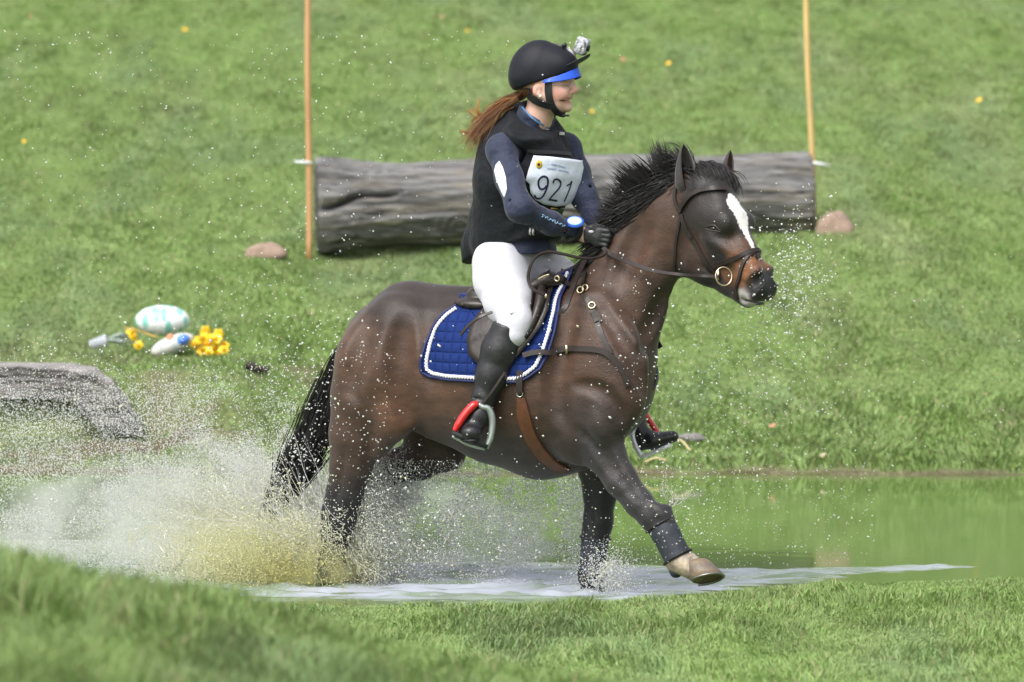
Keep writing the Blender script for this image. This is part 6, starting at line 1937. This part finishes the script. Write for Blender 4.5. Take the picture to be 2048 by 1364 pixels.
# visible drops
Q = np.vstack([
    clump(hind_arc(cnt(6500), 520, 420, -.25, 1.0), 60, 321, .42),
    clump(soft_top(region(cnt(3800), 'u', -30, 640, 700, 1180, -.2, 1.6, 1.4)), 70, 323, .42),
    clump(region(cnt(4500), 'u', 730, 1190, 920, 1170, -.3, 1.1, 1.0), 50, 325, .45),
    region(cnt(420), 'u', 560, 790, 680, 1170, -.5, -.05, .6),
    region(cnt(150), 'u', 620, 1340, 600, 1000, -.75, -.5, .7),
    region(cnt(130), 'g', 1290, 730, 40, 110, -.85, .1),
    clump(region(cnt(900), 'g', 1580, 560, 50, 80, -.6, .4), 40, 327, .38),
    region(cnt(800), 'g', 1480, 760, 110, 110, -.3, .5),
    region(cnt(500), 'g', 1340, 1020, 60, 70, -.5, .15),
    region(cnt(500), 'g', 1215, 1140, 34, 34, -.2, .12),
    region(cnt(500), 'u', 1200, 1750, 930, 1130, .2, 1.5, 1.0),
    region(cnt(600), 'u', -20, 1250, 60, 700, -.5, 1.5, .55),
    region(cnt(450), 'g', 560, 640, 130, 130, .5, .5),
    region(cnt(260), 'u', 1150, 2040, 500, 940, -.5, 2.0, 1.0),
])
Q = Q[Q[:, 1] < 1195]
r = .0014 + .0027 * rng.random(len(Q)) ** 2.4
P_ = at_many(Q[:, 0], Q[:, 1], Q[:, 2]); k = (P_[:, 2] > .0)
drops('water_drops', P_[k], r[k], colour(Q)[k], 'scattered white droplets flying round the horse', True)
Q = np.vstack([region(cnt(220), 'u', 0, 760, 620, 1150, -.4, 1.0, 1.0), region(cnt(200), 'u', 760, 1170, 940, 1150, -.3, .9, 1.0), region(cnt(60), 'g', 1580, 560, 50, 80, -.6, .4), region(cnt(18), 'u', 600, 1350, 600, 900, -.8, -.6, 1)])
P_ = at_many(Q[:, 0], Q[:, 1], Q[:, 2]); k = P_[:, 2] > 0; r = .003 + .0025 * rng.random(len(Q))
drops('large_drops', P_[k], r[k], colour(Q)[k], 'larger bright drops among the flying spray', True)
# torn threads and sheets of water
S = []; Cc = []
def thread(p0, p1, sag, w, col, n=9, wob=.012):
    ph = rng.random(3) * 6
    t = np.linspace(0, 1, n)[:, None]
    P_ = p0 * (1 - t) + p1 * t + np.array([0, 0, sag]) * (4 * t * (1 - t))
    P_ = P_ + wob * np.stack([np.sin(t[:, 0] * 9 + ph[0]), np.sin(t[:, 0] * 7 + ph[1]), np.sin(t[:, 0] * 11 + ph[2])], 1)
    S.append((P_, w)); Cc.append(col)
for i in range(cnt(900)):
    x0 = rng.normal(640, 60); a = rng.random()
    L = 60 + 230 * rng.random() ** 1.5; an = math.radians(95 + 75 * a)
    y0 = 1170 - 90 * rng.random(); Yd = .1 + .7 * rng.random()
    x1 = x0 + L * math.cos(an) * 1.2; y1 = y0 - L * math.sin(an)
    p0, p1 = at(x0, y0, Yd), at(x1, y1, Yd + rng.normal(0, .1))
    thread(p0, p1, .03, .0009 + .0012 * rng.random(), colour(np.array([[x1, y1 - 60, 0]]))[0])
for i in range(cnt(60)):
    x0 = 330 + 400 * rng.random(); y0 = 1150 - 40 * rng.random(); L = 20 + 70 * rng.random(); an = math.radians(100 + 40 * rng.random()); Yd = .0 + .5 * rng.random()
    thread(at(x0, y0, Yd), at(x0 + L * math.cos(an), y0 - L * math.sin(an), Yd), .01, .002 + .003 * rng.random(), colour(np.array([[x0, y0, 0]]))[0], 6)
for i in range(cnt(70)):  # water clinging in threads to the near hind leg
    x0 = 642 + 60 * rng.random(); y0 = 1020 + 120 * rng.random(); an = rng.random() * 6.28; L = 10 + 18 * rng.random()
    p0, _n = hit(hbvh, x0, y0, .004); p1, _n = hit(hbvh, x0 + L * math.cos(an), y0 + L * math.sin(an), .006)
    if p0 is None or p1 is None: continue
    thread(p0, p1, 0, .002, np.array([.75, .76, .62]), 6, .003)
# longer ropes of water torn off the plume
for i in range(cnt(150)):
    x0 = 380 + 330 * rng.random(); y0 = 1000 + 130 * rng.random(); Yd = .4 + .8 * rng.random()
    an = math.radians(100 + 70 * rng.random()); L = 40 + 110 * rng.random()
    thread(at(x0, y0, Yd), at(x0 + L * math.cos(an), y0 - L * math.sin(an), Yd + rng.normal(0, .1)), .02 + .05 * rng.random(), .0016 + .0022 * rng.random() ** 2, colour(np.array([[x0, y0 - 60, 0]]))[0], 12, .02)
for i in range(cnt(90)):
    x0 = 740 + 380 * rng.random(); y0 = 1000 + 110 * rng.random(); Yd = .1 + .7 * rng.random(); an = rng.random() * 6.28; L = 8 + 22 * rng.random()
    thread(at(x0, y0, Yd), at(x0 + L * math.cos(an), y0 - L * math.sin(an), Yd), .01, .0018 + .0016 * rng.random(), np.array([.85, .86, .76]), 7, .006)
for (x0, y0, x1, y1) in ((1345, 1010, 1385, 985), (1340, 1015, 1352, 975), (1330, 990, 1325, 960), (430, 960, 400, 900), (400, 900, 415, 865), (1205, 1150, 1225, 1120)):
    for j in range(8):
        thread(at(x0 + rng.normal(0, 5), y0 + rng.normal(0, 5), -.3), at(x1 + rng.normal(0, 7), y1 + rng.normal(0, 7), -.3), 0, .0015, np.array([.8, .82, .7]), 6)
o = hairs('splash_threads', S, M_drop, None, Cc); tag(o, 'torn threads of yellowish water in the splash behind the hind legs', 'water splash', kind='stuff')

# soft cloud of the finest spray: lumpy bodies of real volume
def mist_body(name, label, col, dens, blobs, seed, nscale, fade):
    f = Field(Frame(at(500, 1100, .4), 0), .035)
    for (x, y, Y, rx, ry, rz) in blobs:
        f.ell(at(x, y, Y), (rx * PX, ry, rz * PX), k=.08)
    V, Qd = f.mesh(1)
    V[:, 2] = np.maximum(V[:, 2], .012)
    m = bpy.data.materials.new(name); m.use_nodes = True; nt = m.node_tree; nt.nodes.clear()
    o_ = nt.nodes.new('ShaderNodeOutputMaterial'); pv = nt.nodes.new('ShaderNodeVolumePrincipled')
    pv.inputs['Color'].default_value = (*col, 1); pv.inputs['Anisotropy'].default_value = .2
    tc = nt.nodes.new('ShaderNodeTexCoord'); n1 = nt.nodes.new('ShaderNodeTexNoise'); n1.inputs['Scale'].default_value = nscale; n1.inputs['Detail'].default_value = 4; n1.inputs['Roughness'].default_value = .65
    mp_ = nt.nodes.new('ShaderNodeMapping'); mp_.inputs['Location'].default_value = (seed, seed * 2, 0)
    nt.links.new(tc.outputs['Object'], mp_.inputs[0]); nt.links.new(mp_.outputs[0], n1.inputs['Vector'])
    sx_ = nt.nodes.new('ShaderNodeSeparateXYZ'); nt.links.new(tc.outputs['Object'], sx_.inputs[0])
    def rng_node(src, a0, a1, b0, b1):
        q = nt.nodes.new('ShaderNodeMapRange'); q.interpolation_type = 'SMOOTHSTEP'
        q.inputs[1].default_value = a0; q.inputs[2].default_value = a1; q.inputs[3].default_value = b0; q.inputs[4].default_value = b1
        nt.links.new(src, q.inputs[0]); return q.outputs[0]
    def mul(a_, b_):
        q = nt.nodes.new('ShaderNodeMath'); q.operation = 'MULTIPLY'; nt.links.new(a_, q.inputs[0]); nt.links.new(b_, q.inputs[1]); return q.outputs[0]
    d_ = rng_node(n1.outputs[0], .43, .70, 0, dens)
    d_ = mul(d_, rng_node(sx_.outputs[2], fade[0], fade[1], 1, 0))
    d_ = mul(d_, rng_node(sx_.outputs[0], fade[2], fade[3], 0, 1)); d_ = mul(d_, rng_node(sx_.outputs[0], fade[4], fade[5], 1, 0))
    nt.links.new(d_, pv.inputs['Density']); nt.links.new(pv.outputs[0], o_.inputs['Volume'])
    o = obj(name, V, Qd, m, None, True)
    return tag(o, label, 'mist', kind='stuff')
mist_body('mist', 'white mist of the finest spray hanging low behind the horse', (1.0, 1.0, 1.0), 5.0,
    [(40, 1070, 1.1, 240, .55, 120), (280, 1040, 1.1, 200, .55, 140), (430, 1010, 1.1, 170, .5, 170), (560, 1000, 1.0, 130, .45, 180), (680, 1060, .9, 110, .35, 130), (790, 1030, .9, 90, .35, 150), (900, 1070, .9, 140, .3, 110), (1060, 1100, .9, 140, .3, 80)], 3, 4.5,
    (.08, .62, -2.6, -1.6, -.15, .28))
mist_body('muddy_mist', 'yellow muddy spray low round the hind hooves', (1.0, .985, .62), 15.0,
    [(400, 1110, .35, 110, .3, 90), (500, 1100, .35, 120, .3, 110), (600, 1115, .3, 110, .3, 90), (690, 1135, .25, 70, .2, 60)], 8, 6,
    (.02, .30, -1.45, -.95, -.72, -.55))
